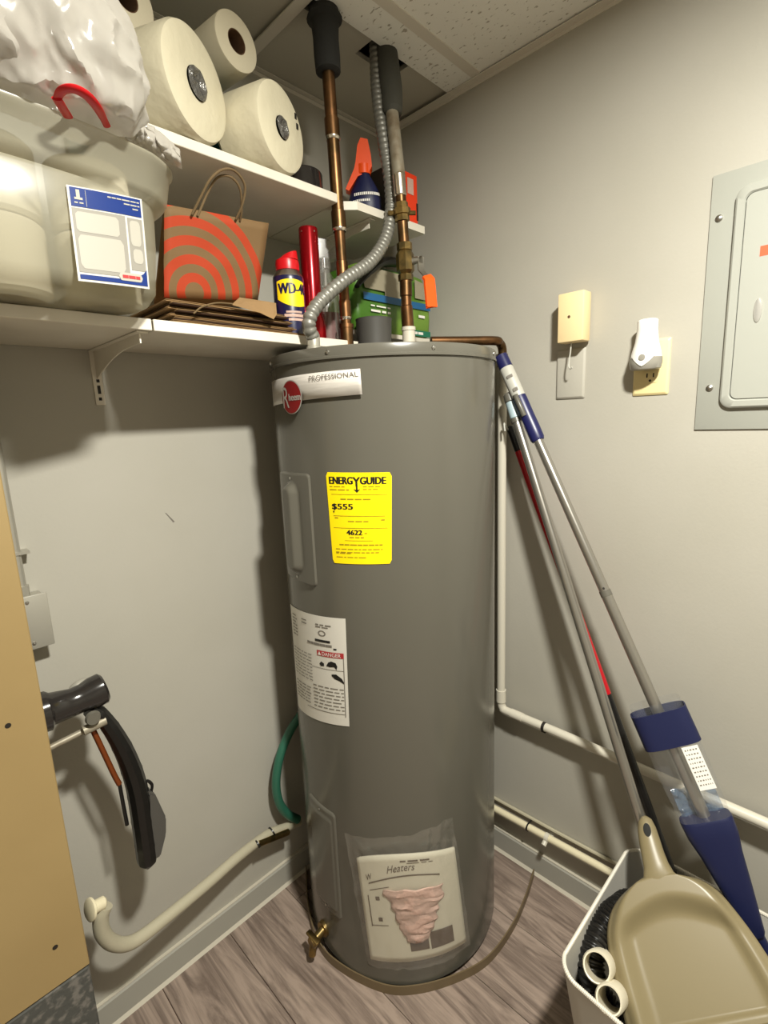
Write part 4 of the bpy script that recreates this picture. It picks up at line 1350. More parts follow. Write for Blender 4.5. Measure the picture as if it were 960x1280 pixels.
# red flashlight
fx, fy = (P(379, 400, y=-.2).x + P(402, 400, y=-.2).x) / 2 - 0.001, -0.205
fl_ = thing('flashlight', (fx, fy, SZ1), 'tall shiny red metal flashlight standing beside the spray can', 'flashlight')
bm = NB(); add_lathe(bm, [(0.0245, SZ1), (0.0265, SZ1 + 0.004), (0.0265, SZ1 + 0.040), (0.022, SZ1 + 0.055), (0.0205, SZ1 + 0.075), (0.0205, SZ1 + 0.228), (0.0195, SZ1 + 0.232), (0, SZ1 + 0.232)], (fx, fy, 0), seg=36, cap1=False); obj('barrel', bm, 'red_gloss', fl_)
for da in (-40, 40):
    a = math.radians(ac - 4 + da)
    bm = NB(); n = V((math.cos(a), math.sin(a), 0)); cyl(bm, V((fx, fy, SZ1 + 0.222)) + n * 0.0198, V((fx, fy, SZ1 + 0.222)) + n * 0.0212, 0.0016, seg=10); obj('rivet', bm, 'steel', fl_)
# clear spray bottle with red liquid
bx, by = -0.394, -0.180
sb = thing('clear_spray_bottle', (bx, by, SZ1), 'clear trigger spray bottle with red liquid behind the ribbed conduit', 'spray bottle')
bm = NB(); add_lathe(bm, [(0.033, SZ1 + 0.001), (0.037, SZ1 + 0.006), (0.037, SZ1 + 0.105), (0.034, SZ1 + 0.122), (0.024, SZ1 + 0.142), (0.0145, SZ1 + 0.158), (0.0135, SZ1 + 0.170)], (bx, by, 0), seg=36, cap1=False); obj('bottle', bm, 'bottlefilm', sb)
bm = NB(); add_lathe(bm, [(0.031, SZ1 + 0.004), (0.0345, SZ1 + 0.008), (0.0345, SZ1 + 0.068), (0.0, SZ1 + 0.068)], (bx, by, 0), seg=32, cap1=False); obj('liquid', bm, 'red_liquid', sb)
bm = NB(); add_lathe(bm, [(0.0165, SZ1 + 0.165), (0.0165, SZ1 + 0.186), (0.013, SZ1 + 0.19)], (bx, by, 0), seg=24)
tz = SZ1 + 0.19
tdir = (-rgt * 0.95 + dirc * 0.3).normalized(); tside = V((0, 0, 1)).cross(tdir)
prof = [(-0.026, -0.004), (-0.032, 0.018), (-0.024, 0.034), (0.018, 0.038), (0.046, 0.032), (0.046, 0.018), (0.026, 0.014), (0.014, -0.004)]
add_prism(bm, [V((bx, by, tz)) + tdir * a + V((0, 0, b)) - tside * 0.013 for a, b in prof], tside * 0.026)
add_tube(bm, spline([V((bx, by, tz + 0.016)) + tdir * 0.022, V((bx, by, tz - 0.002)) + tdir * 0.028, V((bx, by, tz - 0.022)) + tdir * 0.040], 5), 0.004, 8)
obj('trigger_head', bm, 'bottlefilm', sb)
bm = NB(); add_tube(bm, [V((bx, by, SZ1 + 0.012)), V((bx + 0.004, by, SZ1 + 0.165))], 0.0025, 8); obj('dip_tube', bm, 'pale_grey', sb)

# ------------------------------------------------------------------ things above the heater by the corner
# dark grey cup on the heater top
cq = (P(451, 408, y=-.255).x + P(490, 408, y=-.255).x) / 2
zc0 = ZTOP + 0.001
bm = NB(); add_lathe(bm, [(0.036, zc0), (0.039, zc0 + 0.003), (0.042, zc0 + 0.088), (0.043, zc0 + 0.092), (0.040, zc0 + 0.092), (0.037, zc0 + 0.01), (0, zc0 + 0.008)], (cq, -0.245, 0), seg=36, cap1=False)
tag(obj('grey_cup', bm, 'cup'), 'dark grey plastic cup on the heater top between the two pipes', 'cup')
# green package
gz = 1.5475
gp = thing('green_package', (-0.17, -0.14, gz), 'green plastic-wrapped package with blue band behind the hot pipe valve', 'package')
bm = NB()
g0, g1, gy0, gy1 = -0.318, -0.030, -0.200, -0.05
add_rings(bm, [rrect(g0 + i_, g1 - i_, gy0 + i_ * 0.6, gy1 - i_ * 0.6, z_, 0.02, 5) for z_, i_ in ((gz, 0.014), (gz + 0.008, 0.003), (gz + 0.05, 0.0), (gz + 0.09, 0.002), (gz + 0.13, 0.006), (gz + 0.155, 0.018), (gz + 0.165, 0.04))])
obj('wrapped_body', bm, 'green_pack', gp, angle=70)
GS = flatS((g0, gy0 - 0.001, gz), (g1, gy0 - 0.001, gz), (g1, gy0 - 0.001, gz + 0.165), (g0, gy0 - 0.001, gz + 0.165))
bm = NB(); add_grid(bm, GS, 0.08, 0.955, 0.44, 0.54, 6, 1, lambda u, v: 0.003); obj('blue_stripe', bm, 'blue_band', gp)
bm = NB(); pts_ = [(0.10, 0.60), (0.34, 0.60), (0.34, 0.52), (0.56, 0.52), (0.56, 0.90), (0.14, 0.90), (0.08, 0.75)]
bm.faces.new([bm.verts.new(GS(u, v, 0.0025)) for u, v in pts_]); bm.faces.new([bm.verts.new(GS(u, v, 0.0025)) for u, v in ((0.74, 0.60), (0.90, 0.60), (0.86, 0.85), (0.74, 0.88))]); obj('photo_print', bm, 'pack_grey', gp)
bm = NB(); add_grid(bm, GS, 0.68, 0.95, 0.02, 0.11, 2, 1, 0.003); obj('base_band', bm, 'green_dark', gp)
bm = NB(); lines(bm, GS, words(0.70, 0.84, 0.065, 0.04, 51, 0.01) + words(0.62, 0.68, 0.80, 0.06, 52) + words(0.78, 0.90, 0.33, 0.04, 53) + words(0.16, 0.40, 0.30, 0.03, 54) + words(0.16, 0.40, 0.37, 0.02, 55), 0.0035)
obj('lettering', bm, 'white_ink', gp)
bm = NB(); bp_ = [P(446, 358, y=-.208), P(462, 338, y=-.206), P(478, 328, y=-.20), P(500, 329, y=-.20), P(512, 334, y=-.20)]
add_tube(bm, spline(bp_, 8), lambda t: 0.008 + 0.012 * math.sin(math.pi * t), 10, flat=0.6); tag(obj('black_strap', bm, 'black'), 'black strap draped over the top of the green package', 'strap')

# orange trigger bottle on the short upper shelf
ox, oy = -0.268, -0.195
ob = thing('trigger_spray_bottle', (ox, oy, UZ1), 'dark blue spray bottle with orange trigger head on the short upper shelf', 'spray bottle')
def oval(cx, cy, z, a, b, n=28):
    return [V((cx, cy, z)) + rgt * (a * math.cos(2 * math.pi * k / n)) + dirc * (b * math.sin(2 * math.pi * k / n)) for k in range(n)]
bm = NB(); add_rings(bm, [oval(ox, oy, UZ1 + z_, a, b) for z_, a, b in ((0.0005, 0.034, 0.022), (0.005, 0.038, 0.025), (0.045, 0.038, 0.025), (0.065, 0.032, 0.022), (0.085, 0.020, 0.017), (0.095, 0.014, 0.014), (0.105, 0.013, 0.013))]); obj('bottle', bm, 'navy', ob)
bm = NB(); add_lathe(bm, [(0.0165, UZ1 + 0.098), (0.0165, UZ1 + 0.118)], (ox, oy, 0), seg=20)
oz = V((ox, oy, UZ1 + 0.112)); od = (-rgt).normalized(); os_ = V((0, 0, 1)).cross(od)
prof = [(0.014, -0.02), (0.036, -0.050), (0.044, -0.046), (0.022, -0.004), (0.018, 0.010), (0.012, 0.045), (0.004, 0.060), (-0.012, 0.056), (-0.018, 0.025), (-0.020, 0.0), (-0.012, -0.012)]
add_prism(bm, [oz + od * a + V((0, 0, b)) - os_ * 0.012 for a, b in prof], os_ * 0.024); obj('trigger_head', bm, 'orange_trig', ob)
def obS(u, v, h):
    a_ = 0.0385; a = math.pi / 2 - u * 1.1
    return V((ox, oy, UZ1)) + rgt * ((a_ + h) * math.cos(a)) + dirc * ((0.0255 + h) * math.sin(a)) + V((0, 0, v))
bm = NB(); lines(bm, obS, words(-0.7, 0.9, 0.050, 0.006, 61, 0.03) + words(-0.8, 0.2, 0.036, 0.005, 62, 0.03), 0.0008); obj('lettering', bm, 'white_ink', ob)
bm = NB(); lines(bm, obS, [(-0.9, 0.1, 0.014, 0.020)], 0.0006); obj('dark_band', bm, 'black', ob)
# orange red carton standing beside it
b0, b1 = P(512, 281, y=-.236), P(531, 284, y=-.236)
carton = thing('red_orange_carton', ((b0.x + b1.x) / 2, -0.21, UZ1), 'small orange-red carton at the right end of the short upper shelf', 'carton')
bm = NB(); add_box(bm, (-0.188, -0.245, UZ1), (-0.134, -0.175, UZ1 + 0.118), 0.002, 1); obj('box_body', bm, 'orange_box', carton)
bm = NB(); add_box(bm, (-0.172, -0.2462, UZ1 + 0.070), (-0.150, -0.2455, UZ1 + 0.105)); obj('white_print', bm, 'pink', carton, smooth=False)
bm = NB(); add_box(bm, (-0.140, -0.2462, UZ1 + 0.016), (-0.1345, -0.2455, UZ1 + 0.055)); obj('black_print', bm, 'black', carton, smooth=False)
bm = NB(); add_box(bm, (-0.222, -0.24, UZ1), (-0.194, -0.15, UZ1 + 0.125), 0.002, 1); tag(obj('dark_carton', bm, 'foam_grey'), 'thin dark green carton behind the hot pipe beside the orange-red carton', 'carton')

# ------------------------------------------------------------------ right wall fittings
ep = thing('breaker_panel', (0, -1.03, 1.288), 'grey metal electrical breaker panel on the right wall', 'breaker panel')
y0_, y1_ = -1.225, -0.851
bm = NB(); add_box(bm, (-0.004, y0_, 1.288), (-0.0002, y1_, 1.754), 0.0015, 2); cov = obj('cover_plate', bm, 'panel', ep)
bm = NB()
def ringx(x, g, r):
    return [V((x, p.x, p.y)) for p in rrect(y0_ + 0.040 + g, y1_ - 0.040 - g, 1.288 + 0.040 + g, 1.754 - 0.033 - g, 0, r, 8)]
add_rings(bm, [ringx(-0.003, 0, 0.02), ringx(-0.011, 0.001, 0.02), ringx(-0.0135, 0.004, 0.018), ringx(-0.0135, 0.014, 0.014), ringx(-0.011, 0.0165, 0.012)], False, False)
obj('door_frame', bm, 'panel', ep)
bm = NB()
add_rings(bm, [ringx(-0.006, 0.017, 0.012), ringx(-0.0122, 0.0175, 0.012), ringx(-0.013, 0.0185, 0.011)], True, True)
door = obj('panel_door', bm, 'panel', ep)
p = P(947, 388, x=-.014)
bm = NB(); add_rings(bm, [[V((x, p.y + a * math.cos(t), p.z + b * math.sin(t))) for t in [2 * math.pi * k / 20 for k in range(20)]] for x, a, b in ((-0.0125, 0.007, 0.022), (-0.015, 0.006, 0.020), (-0.0155, 0.003, 0.016))]); obj('latch', bm, 'chrome', door)
p = P(957, 313, x=-.0132)
bm = NB(); add_box(bm, (-0.0134, p.y - 0.05, p.z - 0.008), (-0.01305, p.y + 0.008, p.z + 0.009)); o = obj('sticker', bm, 'sticker', door, smooth=False); o['label'] = 'orange-red sticker'
for q in ((899, 273), (887, 485)):
    p = P(*q, x=-.004)
    bm = NB(); add_lathe(bm, [(0.0065, 0), (0.006, 0.002), (0.003, 0.004), (0, 0.0045)], p, (-1, 0, 0), 16); obj('screw', bm, 'steel', ep)

yA, yB = P(697, 395, x=-.045).y, P(729.5, 395, x=-.045).y
zA, zB = P(713, 427, x=-.045).z, P(713, 365, x=-.045).z
al = thing('alarm_box', (0, (yA + yB) / 2, zA), 'beige plastic alarm box with a small hook on the right wall', 'alarm')
bm = NB(); add_box(bm, (-0.045, yB, zA), (-0.0065, yA, zB), 0.003, 2); box_ = obj('housing', bm, 'alarm', al)
p = P(711, 396, x=-.0455)
bm = NB(); add_lathe(bm, [(0.0035, 0), (0.003, 0.0006)], V((-0.0448, p.y, p.z)), (-1, 0, 0), 14); obj('sensor_hole', bm, 'core_brown', box_)
hk = spline([V((-0.03, P(714, 430, x=-.03).y, zA - 0.0)), P(713, 440, x=-.03), P(711.5, 450, x=-.031), P(711, 458, x=-.033), P(713, 461, x=-.036), P(715, 459, x=-.038)], 6)
bm = NB(); add_tube(bm, hk, 0.0016, 8); obj('hook', bm, 'pale_grey', al)
ya, yb_ = P(695.5, 500, x=0).y, P(731, 497, x=0).y
bm = NB(); zbt = P(713, 498.5, x=0).z
t_ = bm
add_rings(bm, [[V((x, p.x, p.y)) for p in rrect(yb_ + g, ya - g, zbt + g, zbt + 0.114 - g, 0, 0.003, 3)] for x, g in ((-0.0002, 0), (-0.002, 0), (-0.0058, 0.004), (-0.006, 0.0045))])
tag(obj('blank_wall_plate', bm, 'wall'), 'blank wall-coloured cover plate below the beige alarm box', 'wall plate')
ya, yb_ = P(791, 495.4, x=0).y, P(835.5, 492, x=0).y
zbt = P(813, 494, x=0).z
pl = thing('outlet', (0, (ya + yb_) / 2, zbt), 'almond duplex electrical outlet below the white night light', 'outlet')
bm = NB(); add_rings(bm, [[V((x, p.x, p.y)) for p in rrect(yb_ + g, ya - g, zbt + g, zbt + 0.114 - g, 0, 0.003, 3)] for x, g in ((-0.0002, 0), (-0.002, 0), (-0.0055, 0.004), (-0.0058, 0.0048))]); obj('cover_plate', bm, 'almond', pl)
yc = (ya + yb_) / 2
for dz in (0.0375, 0.0765):
    bm = NB(); n_ = 28
    def rec(x, s):
        out_ = []
        for k in range(n_):
            a = 2 * math.pi * k / n_
            out_.append(V((x, yc + 0.0172 * s * math.cos(a), zbt + dz + max(-0.0125, min(0.0125, 0.0172 * math.sin(a))) * s)))
        return out_
    add_rings(bm, [rec(-0.0055, 1), rec(-0.0066, 1), rec(-0.0068, 0.96)]); rc = obj('receptacle', bm, 'almond', pl)
    bm = NB()
    for dy in (-0.0063, 0.0063):
        add_box(bm, (-0.0071, yc + dy - 0.0013, zbt + dz - 0.001), (-0.00685, yc + dy + 0.0013, zbt + dz + 0.0075))
    add_lathe(bm, [(0.0026, 0), (0.0026, 0.0003)], V((-0.0068, yc, zbt + dz - 0.0075)), (-1, 0, 0), 12)
    obj('slots', bm, 'dark_slot', rc, smooth=False)
nlx = -0.030
nz = zbt + 0.050
n0 = P(806, 455, x=-.035)
nl = thing('night_light', (nlx, n0.y, nz), 'white plastic night light plugged into the almond outlet', 'night light')
def ov(z, a, b, n=28, dx_=0.0):
    return [V((nlx + dx_ + b * math.cos(2 * math.pi * k / n), n0.y + a * math.sin(2 * math.pi * k / n), z)) for k in range(n)]
ztop = P(806, 399, x=-.035).z; zbm = P(806, 462, x=-.035).z
Hn = ztop - zbm
bm = NB(); add_rings(bm, [ov(zbm + Hn * s, a, b) for s, a, b in ((0.20, 0.0305, 0.0235), (0.35, 0.028, 0.022), (0.55, 0.0225, 0.018), (0.80, 0.0195, 0.0155), (0.97, 0.0195, 0.0155), (0.985, 0.018, 0.0145), (1.0, 0.014, 0.011))]); obj('shade', bm, 'nl_white', nl)
bm = NB(); add_rings(bm, [ov(zbm + Hn * s, a, b) for s, a, b in ((0.0, 0.026, 0.021), (0.02, 0.029, 0.0225), (0.14, 0.0315, 0.0240), (0.24, 0.0312, 0.0238))]); obj('lens_ring', bm, 'nl_grey', nl)
bm = NB()
poly = []
for k in range(13):
    t = k / 12
    u = -1 + 2 * t
    poly.append((u, zbm + Hn * (0.06 + 0.24 * abs(u) ** 1.3)))
def fS(u, z, h):
    a = u * 0.85
    bb = 0.0243 + h; aa = 0.032 + h
    return V((nlx - bb * math.cos(a), n0.y + aa * math.sin(a), z))
g = [[bm.verts.new(fS(u, z_ + (zbm + Hn * 0.30 - z_) * j / 3, 0.0005)) for u, z_ in poly] for j in range(4)]
for j in range(3):
    for i in range(12):
        bm.faces.new((g[j][i], g[j][i + 1], g[j + 1][i + 1], g[j + 1][i]))
obj('front_tongue', bm, 'nl_white', nl)
bm = NB(); add_lathe(bm, [(0.0062, 0), (0.0062, 0.0012), (0, 0.0018)], V((nlx - 0.0246, n0.y, zbm + Hn * 0.235)), (-1, 0, 0), 20); obj('light_sensor', bm, 'nl_grey', nl)
bm = NB(); add_box(bm, (-0.012, n0.y - 0.012, zbt + 0.068), (-0.0072, n0.y + 0.012, zbt + 0.090), 0.002, 1); obj('plug', bm, 'nl_white', nl)

# ------------------------------------------------------------------ left wall: junction box, cabinet panel, handle, hose
jb = thing('junction_box', (-1.02, -0.02, 0.94), 'small grey metal junction box with conduit on the left wall', 'junction box')
zj0, zj1 = 0.940, 1.043
bm = NB(); add_box(bm, (-1.052, -0.038, zj0 + 0.004), (-0.996, -0.0002, zj1 - 0.004), 0.002, 1); obj('box_body', bm, 'galv', jb)
bm = NB(); add_box(bm, (-1.056, -0.042, zj0), (-0.992, -0.038, zj1), 0.002, 2); cvr = obj('box_cover', bm, 'galv_dull', jb)
for dz in (0.012, 0.091):
    bm = NB(); add_lathe(bm, [(0.0035, 0), (0.003, 0.0012), (0, 0.0016)], V((-1.024, -0.042, zj0 + dz)), (0, -1, 0), 12); obj('screw', bm, 'steel', cvr)
bm = NB(); cyl(bm, (-1.026, -0.018, zj1 - 0.004), (-1.026, -0.018, 1.488), 0.0095, seg=14); obj('conduit', bm, 'galv', jb)
bm = NB(); cyl(bm, (-1.026, -0.018, zj1 - 0.004), (-1.026, -0.018, zj1 + 0.016), 0.013, seg=8); obj('connector', bm, 'galv', jb)
bm = NB(); add_box(bm, (-1.044, -0.029, 1.118), (-1.004, -0.0002, 1.123)); obj('conduit_strap', bm, 'galv', jb, smooth=False)

cy0, cy1 = -0.235, -0.205
ce = P(58, 905, y=cy0).x
cb_ = P(115, 1203, y=cy0).z
tp = thing('tan_panel', (ce - 0.3, cy0, 0), 'tan laminate panel standing on a dark speckled block at the left edge', 'panel')
bm = NB(); add_box(bm, (ce - 0.75, cy0, cb_), (ce, cy1, 1.47), 0.0015, 1); slab = obj('slab', bm, 'tan_panel', tp, smooth=False)
for q in ((10, 907), (69, 1184)):
    p = P(*q, y=cy0)
    bm = NB(); add_lathe(bm, [(0.004, 0), (0.004, 0.0004)], V((p.x, cy0 - 0.0001, p.z)), (0, -1, 0), 12); obj('screw_hole', bm, 'dark_slot', slab)
bm = NB(); add_box(bm, (ce - 0.0002, cy0 + 0.004, cb_ + 0.010), (ce + 0.0008, cy1 - 0.006, cb_ + 0.032)); obj('chipped_edge', bm, 'dark_wood', slab, smooth=False)
bm = NB(); add_box(bm, (ce - 0.75, cy0 + 0.001, 0.0005), (ce - 0.001, cy1 + 0.02, cb_ - 0.003), 0.003, 1); obj('plinth', bm, 'speckle', tp, smooth=False)

# black curved handle
yk = -0.150
hd = thing('curved_handle', (-0.95, yk, 0.40), 'black curved padded handle with metal rod sticking out beside the tan panel', 'handle')
ap = [P(112, 886, y=yk), P(125, 893, y=yk), P(142, 915, y=yk), P(158, 945, y=yk), P(170, 980, y=yk), P(176, 1015, y=yk), P(181, 1050, y=yk), P(184, 1075, y=yk), P(185, 1084, y=yk)]
arm = spline(ap, 8)
ra = []
for t in range(len(arm)):
    q_ = t / (len(arm) - 1)
    ra.append((0.0168 + 0.0066 * sstep(0.05, 0.55, q_)) * (1 - 0.75 * sstep(0.84, 1.0, q_)) * (1.0 + 0.035 * (t % 7 == 0)))
bm = NB(); add_tube(bm, arm, ra, 10, flat=0.8); obj('padded_arm', bm, 'black', hd, angle=25)
bm = NB(); add_tube(bm, [P(48, 892, y=yk), P(60, 888, y=yk), P(64, 886, y=yk), P(90, 878, y=yk), P(104, 872, y=yk), P(116, 866, y=yk), P(128, 860, y=yk), P(131, 858.5, y=yk)], [0.034, 0.034, 0.028, 0.0245, 0.025, 0.0285, 0.0285, 0.024], 18); obj('hub', bm, 'black_gloss', hd)
bm = NB(); sph(bm, P(104, 861, y=yk + 0.035), 0.026, (1, 0.5, 0.75)); obj('grey_cap', bm, 'galv_dull', hd)
bm = NB(); cyl(bm, P(60, 936, y=yk), P(110, 911, y=yk), 0.0055); cyl(bm, P(104, 914, y=yk - 0.012), P(132, 900, y=yk - 0.012), 0.0085); obj('metal_rod', bm, 'dull_pipe', hd)
bm = NB(); add_lathe(bm, [(0.011, -0.004), (0.013, 0), (0.011, 0.006)], P(116, 897, y=yk - 0.022), (0, -1, 0), 16); obj('pivot', bm, 'grey_clear', hd)
bm = NB(); add_tube(bm, spline([P(114, 908, y=yk), P(126, 933, y=yk), P(142, 967, y=yk), P(149, 980, y=yk)], 5), 0.005, 10); obj('brown_rod', bm, 'brown_rod', hd)
bm = NB(); add_tube(bm, spline([P(149, 978, y=yk), P(154, 1005, y=yk), P(159, 1031, y=yk)], 5), 0.0035, 8); obj('rod_tip', bm, 'black', hd)
bm = NB(); poly = [P(180, 985, y=yk), P(190, 987, y=yk), P(204, 1017, y=yk), P(204, 1038, y=yk), P(197, 1066, y=yk), P(184, 1070, y=yk)]
add_prism(bm, [p + V((0, -0.018, 0)) for p in poly], (0, 0.030, 0)); bmesh.ops.bevel(bm, geom=bm.edges[:], offset=0.004, segments=2, affect='EDGES'); obj('grey_shroud', bm, 'cup', hd)
bm = NB(); add_tube(bm, spline([P(178, 981, y=yk - .004), P(184, 976, y=yk - .004), P(190, 981, y=yk - .004), P(189, 990, y=yk - .004)], 4), 0.003, 8); obj('wire_loop', bm, 'black', hd)

# cream hose
yh = -0.065
hs = thing('drain_hose', (-0.8, yh, 0.21), 'cream drain hose sagging along the left wall from a capped fitting', 'hose')
hpx = [(131, 1132), (126, 1146), (128, 1165), (140, 1178), (158, 1180), (178, 1170), (215, 1141), (260, 1104), (300, 1069), (335, 1043), (358, 1034)]
hy = [-0.125, -0.125, -0.124, -0.122, -0.118, -0.112, -0.098, -0.080, -0.062, -0.046, -0.038]
bm = NB(); add_tube(bm, spline([P(a, b, y=hy[i_]) for i_, (a, b) in enumerate(hpx)] + [P(374, 1027, y=-0.032)], 7), lambda t: 0.0150 - 0.0035 * t, 16); obj('hose_run', bm, 'cream_hose', hs)
bm = NB(); q0 = P(131, 1127, y=-.125); q1 = P(113, 1137, y=-.130)
cyl(bm, q0, q1, 0.0118, seg=20, bev=0.003); fit = obj('fitting', bm, 'cream', hs)
bm = NB(); d_ = (q1 - q0).normalized(); add_lathe(bm, [(0.017, 0.0), (0.0205, 0.002), (0.0205, 0.006), (0.017, 0.008)], q1 - d_ * 0.004, d_, 24); obj('end_cap', bm, 'cream', fit)
bm = NB(); cyl(bm, P(323, 1055, y=-.062), P(360, 1040, y=-.055), 0.0085); wrap = obj('brass_stub', bm, 'brass', hs)
for q, y_, r_ in (((340, 1040), -.046, 0.0128), ((322, 1055), -.062, 0.0092)):
    p = P(*q, y=y_)
    bm = NB(); add_lathe(bm, [(r_, -0.002), (r_ + 0.002, -0.0018), (r_ + 0.002, 0.0018), (r_, 0.002)], p, (0.95, 0, 0.25), 16); obj('hose_clamp', bm, 'black', hs)
gpx = [(376, 893), (362, 915), (350, 945), (345, 978), (349, 1003), (360, 1018), (372, 1024)]
bm = NB(); add_tube(bm, spline([P(a, b, y=-.048 + 0.008 * i / 6) for i, (a, b) in enumerate(gpx)], 7), 0.0120, 12)
tag(obj('green_hose', bm, 'green_hose'), 'short green hose looping out from behind the heater on the left', 'hose')

# ------------------------------------------------------------------ waste bin and cleaning tools
RZ = 0.34
WB = (-0.462, -0.086, -1.165, -0.784)
bn = thing('waste_bin', (-0.27, -0.97, 0), 'pale grey waste bin holding cleaning tools by the right wall', 'waste bin')
def bsec(z, g, r):
    pts = rrect(WB[0] + g, WB[1] - g, WB[2] + g, WB[3] - g, z, r, 8)
    out_ = []
    for p in pts:
        q = p.copy()
        s = (q.x - (-0.27)) / 0.19
        if q.y > -0.9:
            q.y -= 0.030 * max(0, s) ** 2 * 1.0 + 0.020 * max(0, -s) ** 2
        q.x -= 0.03 * ((-0.85 - q.y) / 0.3) if q.x < -0.3 and q.y < -0.85 else 0
        out_.append(q)
    return out_
bm = NB()
rr = 0.035
add_rings(bm, [bsec(0.001, 0.055, rr), bsec(0.006, 0.045, rr), bsec(RZ - 0.02, 0.003, rr), bsec(RZ, 0.0, rr), bsec(RZ, 0.004, rr), bsec(RZ - 0.02, 0.007, rr), bsec(0.01, 0.05, rr)], True, True)
obj('bin_body', bm, 'basket', bn, angle=50)
bm = NB()
rim = bsec(RZ + 0.001, 0.002, rr); rim = rim + [rim[0]]
rim2 = []
for a, b in zip(rim, rim[1:]):
    n = max(1, int((b - a).length / 0.0016))
    rim2 += [a.lerp(b, k / n) for k in range(n)]
rim2.append(rim[0])
add_tube(bm, rim2, [0.0032 + 0.0008 * (k % 2) for k in range(len(rim2))], 8); obj('rolled_rim', bm, 'basket_rim', bn)

# black corrugated hose coiled in the bin
bm = NB()
hp_ = [V((-0.19, -0.90, 0.24)), P(794, 1130, z=.300), P(770, 1140, z=.315), P(752, 1160, z=.310), P(741, 1186, z=.300), P(739, 1212, z=.280), P(746, 1240, z=.245), V((-0.38, -0.94, 0.18))]
path = spline(hp_, 24)
L = 0; Ls = [0]
for a, b in zip(path, path[1:]):
    L += (b - a).length; Ls.append(L)
add_tube(bm, path, [0.0235 + 0.0025 * math.sin(2 * math.pi * s / 0.0085) for s in Ls], 16)
tag(obj('corrugated_hose', bm, 'hose_black', angle=70), 'black corrugated vacuum hose coiled inside the waste bin', 'hose')
bm = crumple((-0.155, -0.868, 0.29), (0.040, 0.030, 0.035), 0.3, 5.5, 4); tag(obj('blue_rag', bm, 'navy'), 'dark blue cloth tucked in the bin behind the dustpan', 'cloth')
for q, rpx, lb, dd in (((746, 1209), 0.0205, 'white plastic tube end in the bin, the larger and farther one', V((0.6, -0.1, -0.8))), ((761, 1250), 0.0178, 'white plastic tube end in the bin, the smaller one near the rim', V((0.6, -0.15, -0.8)))):
    c = P(*q, z=0.352)
    n = (CAM - c).normalized(); n = (n + V((-0.10, 0.07, -0.06))).normalized()
    bm = NB(); add_lathe(bm, [(rpx, 0), (rpx + 0.0022, 0.001), (rpx + 0.0025, 0.0), (rpx + 0.0045, -0.004), (rpx + 0.0045, -0.13), (rpx, -0.13), (rpx, 0)], c, n, 28, False, False)
    tag(obj('white_tube', bm, 'pvc'), lb, 'tube', 'white tubes in the bin')

# dustpan
H = P(806, 1030, x=-.165)
LPt = P(905, 1290, z=.300)
ax = (LPt - H).normalized()
vd = (ray(850, 1150)).normalized()
crs = ax.cross(-vd).normalized()
nrm = crs.cross(ax).normalized()
if nrm.dot(-vd) < 0:
    nrm = -nrm
dp = thing('dustpan', V((LPt.x, LPt.y, 0.28)), 'beige plastic dustpan with hanging hole, handle up in the waste bin', 'dustpan')
def dpt(px_, py_, h=0.0):
    return PL(px_, py_, H, nrm) + nrm * h
left = [(803, 1098), (788, 1109), (773, 1124), (763, 1142), (758.5, 1165), (760.5, 1190), (767, 1222), (776, 1258), (784, 1290), (790, 1312)]
right = [(833, 1092), (853, 1094), (876, 1100), (899, 1115), (920, 1139), (942, 1168), (962, 1198), (980, 1228), (992, 1252), (1002, 1272)]
n_ = len(left)
def edge(lst, t):
    x = t * (len(lst) - 1); i = min(int(x), len(lst) - 2); f = x - i
    i0, i3 = max(i - 1, 0), min(i + 2, len(lst) - 1)
    p0, p1, p2, p3 = [V(lst[k] + (0,)) for k in (i0, i, i + 1, i3)]
    return 0.5 * ((2 * p1) + (p2 - p0) * f + (2 * p0 - 5 * p1 + 4 * p2 - p3) * f * f + (3 * p1 - p0 - 3 * p2 + p3) * f ** 3)
def panS(u, v, h):
    a, b = edge(left, v), edge(right, v)
    bow = -14 * math.sin(math.pi * u) * (1 - v) ** 3 * 0.3
    p = a.lerp(b, u)
    return dpt(p.x, p.y + bow, h)
def panh(u, v):
    e = min(u, 1 - u)
    # outer lip falls away, a raised shoulder, then the sunken floor
    lip = -0.020 * (1 - sstep(0.0, 0.10, e)) - 0.014 * (1 - sstep(0.0, 0.10, v))
    top = 0.46 - 0.16 * math.sin(math.pi * min(1, max(0, u))) + 0.10 * (u < 0) 
    fl = sstep(top - 0.03, top + 0.13, v) * sstep(0.05, 0.20, u) * sstep(0.0, 0.16, 1 - u)
    lipf = sstep(0.90, 0.93, v) * 0.006
    return lip + 0.012 - 0.022 * fl + lipf
bm = NB(); add_grid(bm, panS, 0, 1, 0, 1, 48, 60, panh); obj('pan', bm, 'dustpan', dp, angle=60, solid=0.0022)
hl = [(803.5, 1022, 4.5), (801, 1030, 8.5), (803, 1045, 12.0), (808, 1062, 14.0), (812, 1078, 15.5), (815, 1092, 18), (819, 1106, 24), (823, 1118, 30)]
bm = NB()
rings = []
for (x, y, wd) in [( 805, 1021, 3.5), (806, 1026, 8.5), (808.5, 1037, 11.5), (812, 1052, 13), (816, 1068, 14), (820, 1082, 15.5), (823, 1094, 19), (827, 1106, 27), (831, 1118, 36)]:
    c = dpt(x, y); e = (dpt(x + wd, y - wd * 0.22) - dpt(x - wd, y + wd * 0.22)) * 0.5
    hh = 0.0105 if wd > 8 else 0.006
    fall = 0 if y < 1094 else (y - 1094) * 0.00035
    ring_ = []
    for k in range(20):
        a = 2 * math.pi * k / 20
        ring_.append(c + e * math.cos(a) + nrm * (hh * (1.25 if math.sin(a) > 0 else 0.8) * math.sin(a) - fall + 0.002))
    rings.append(ring_)
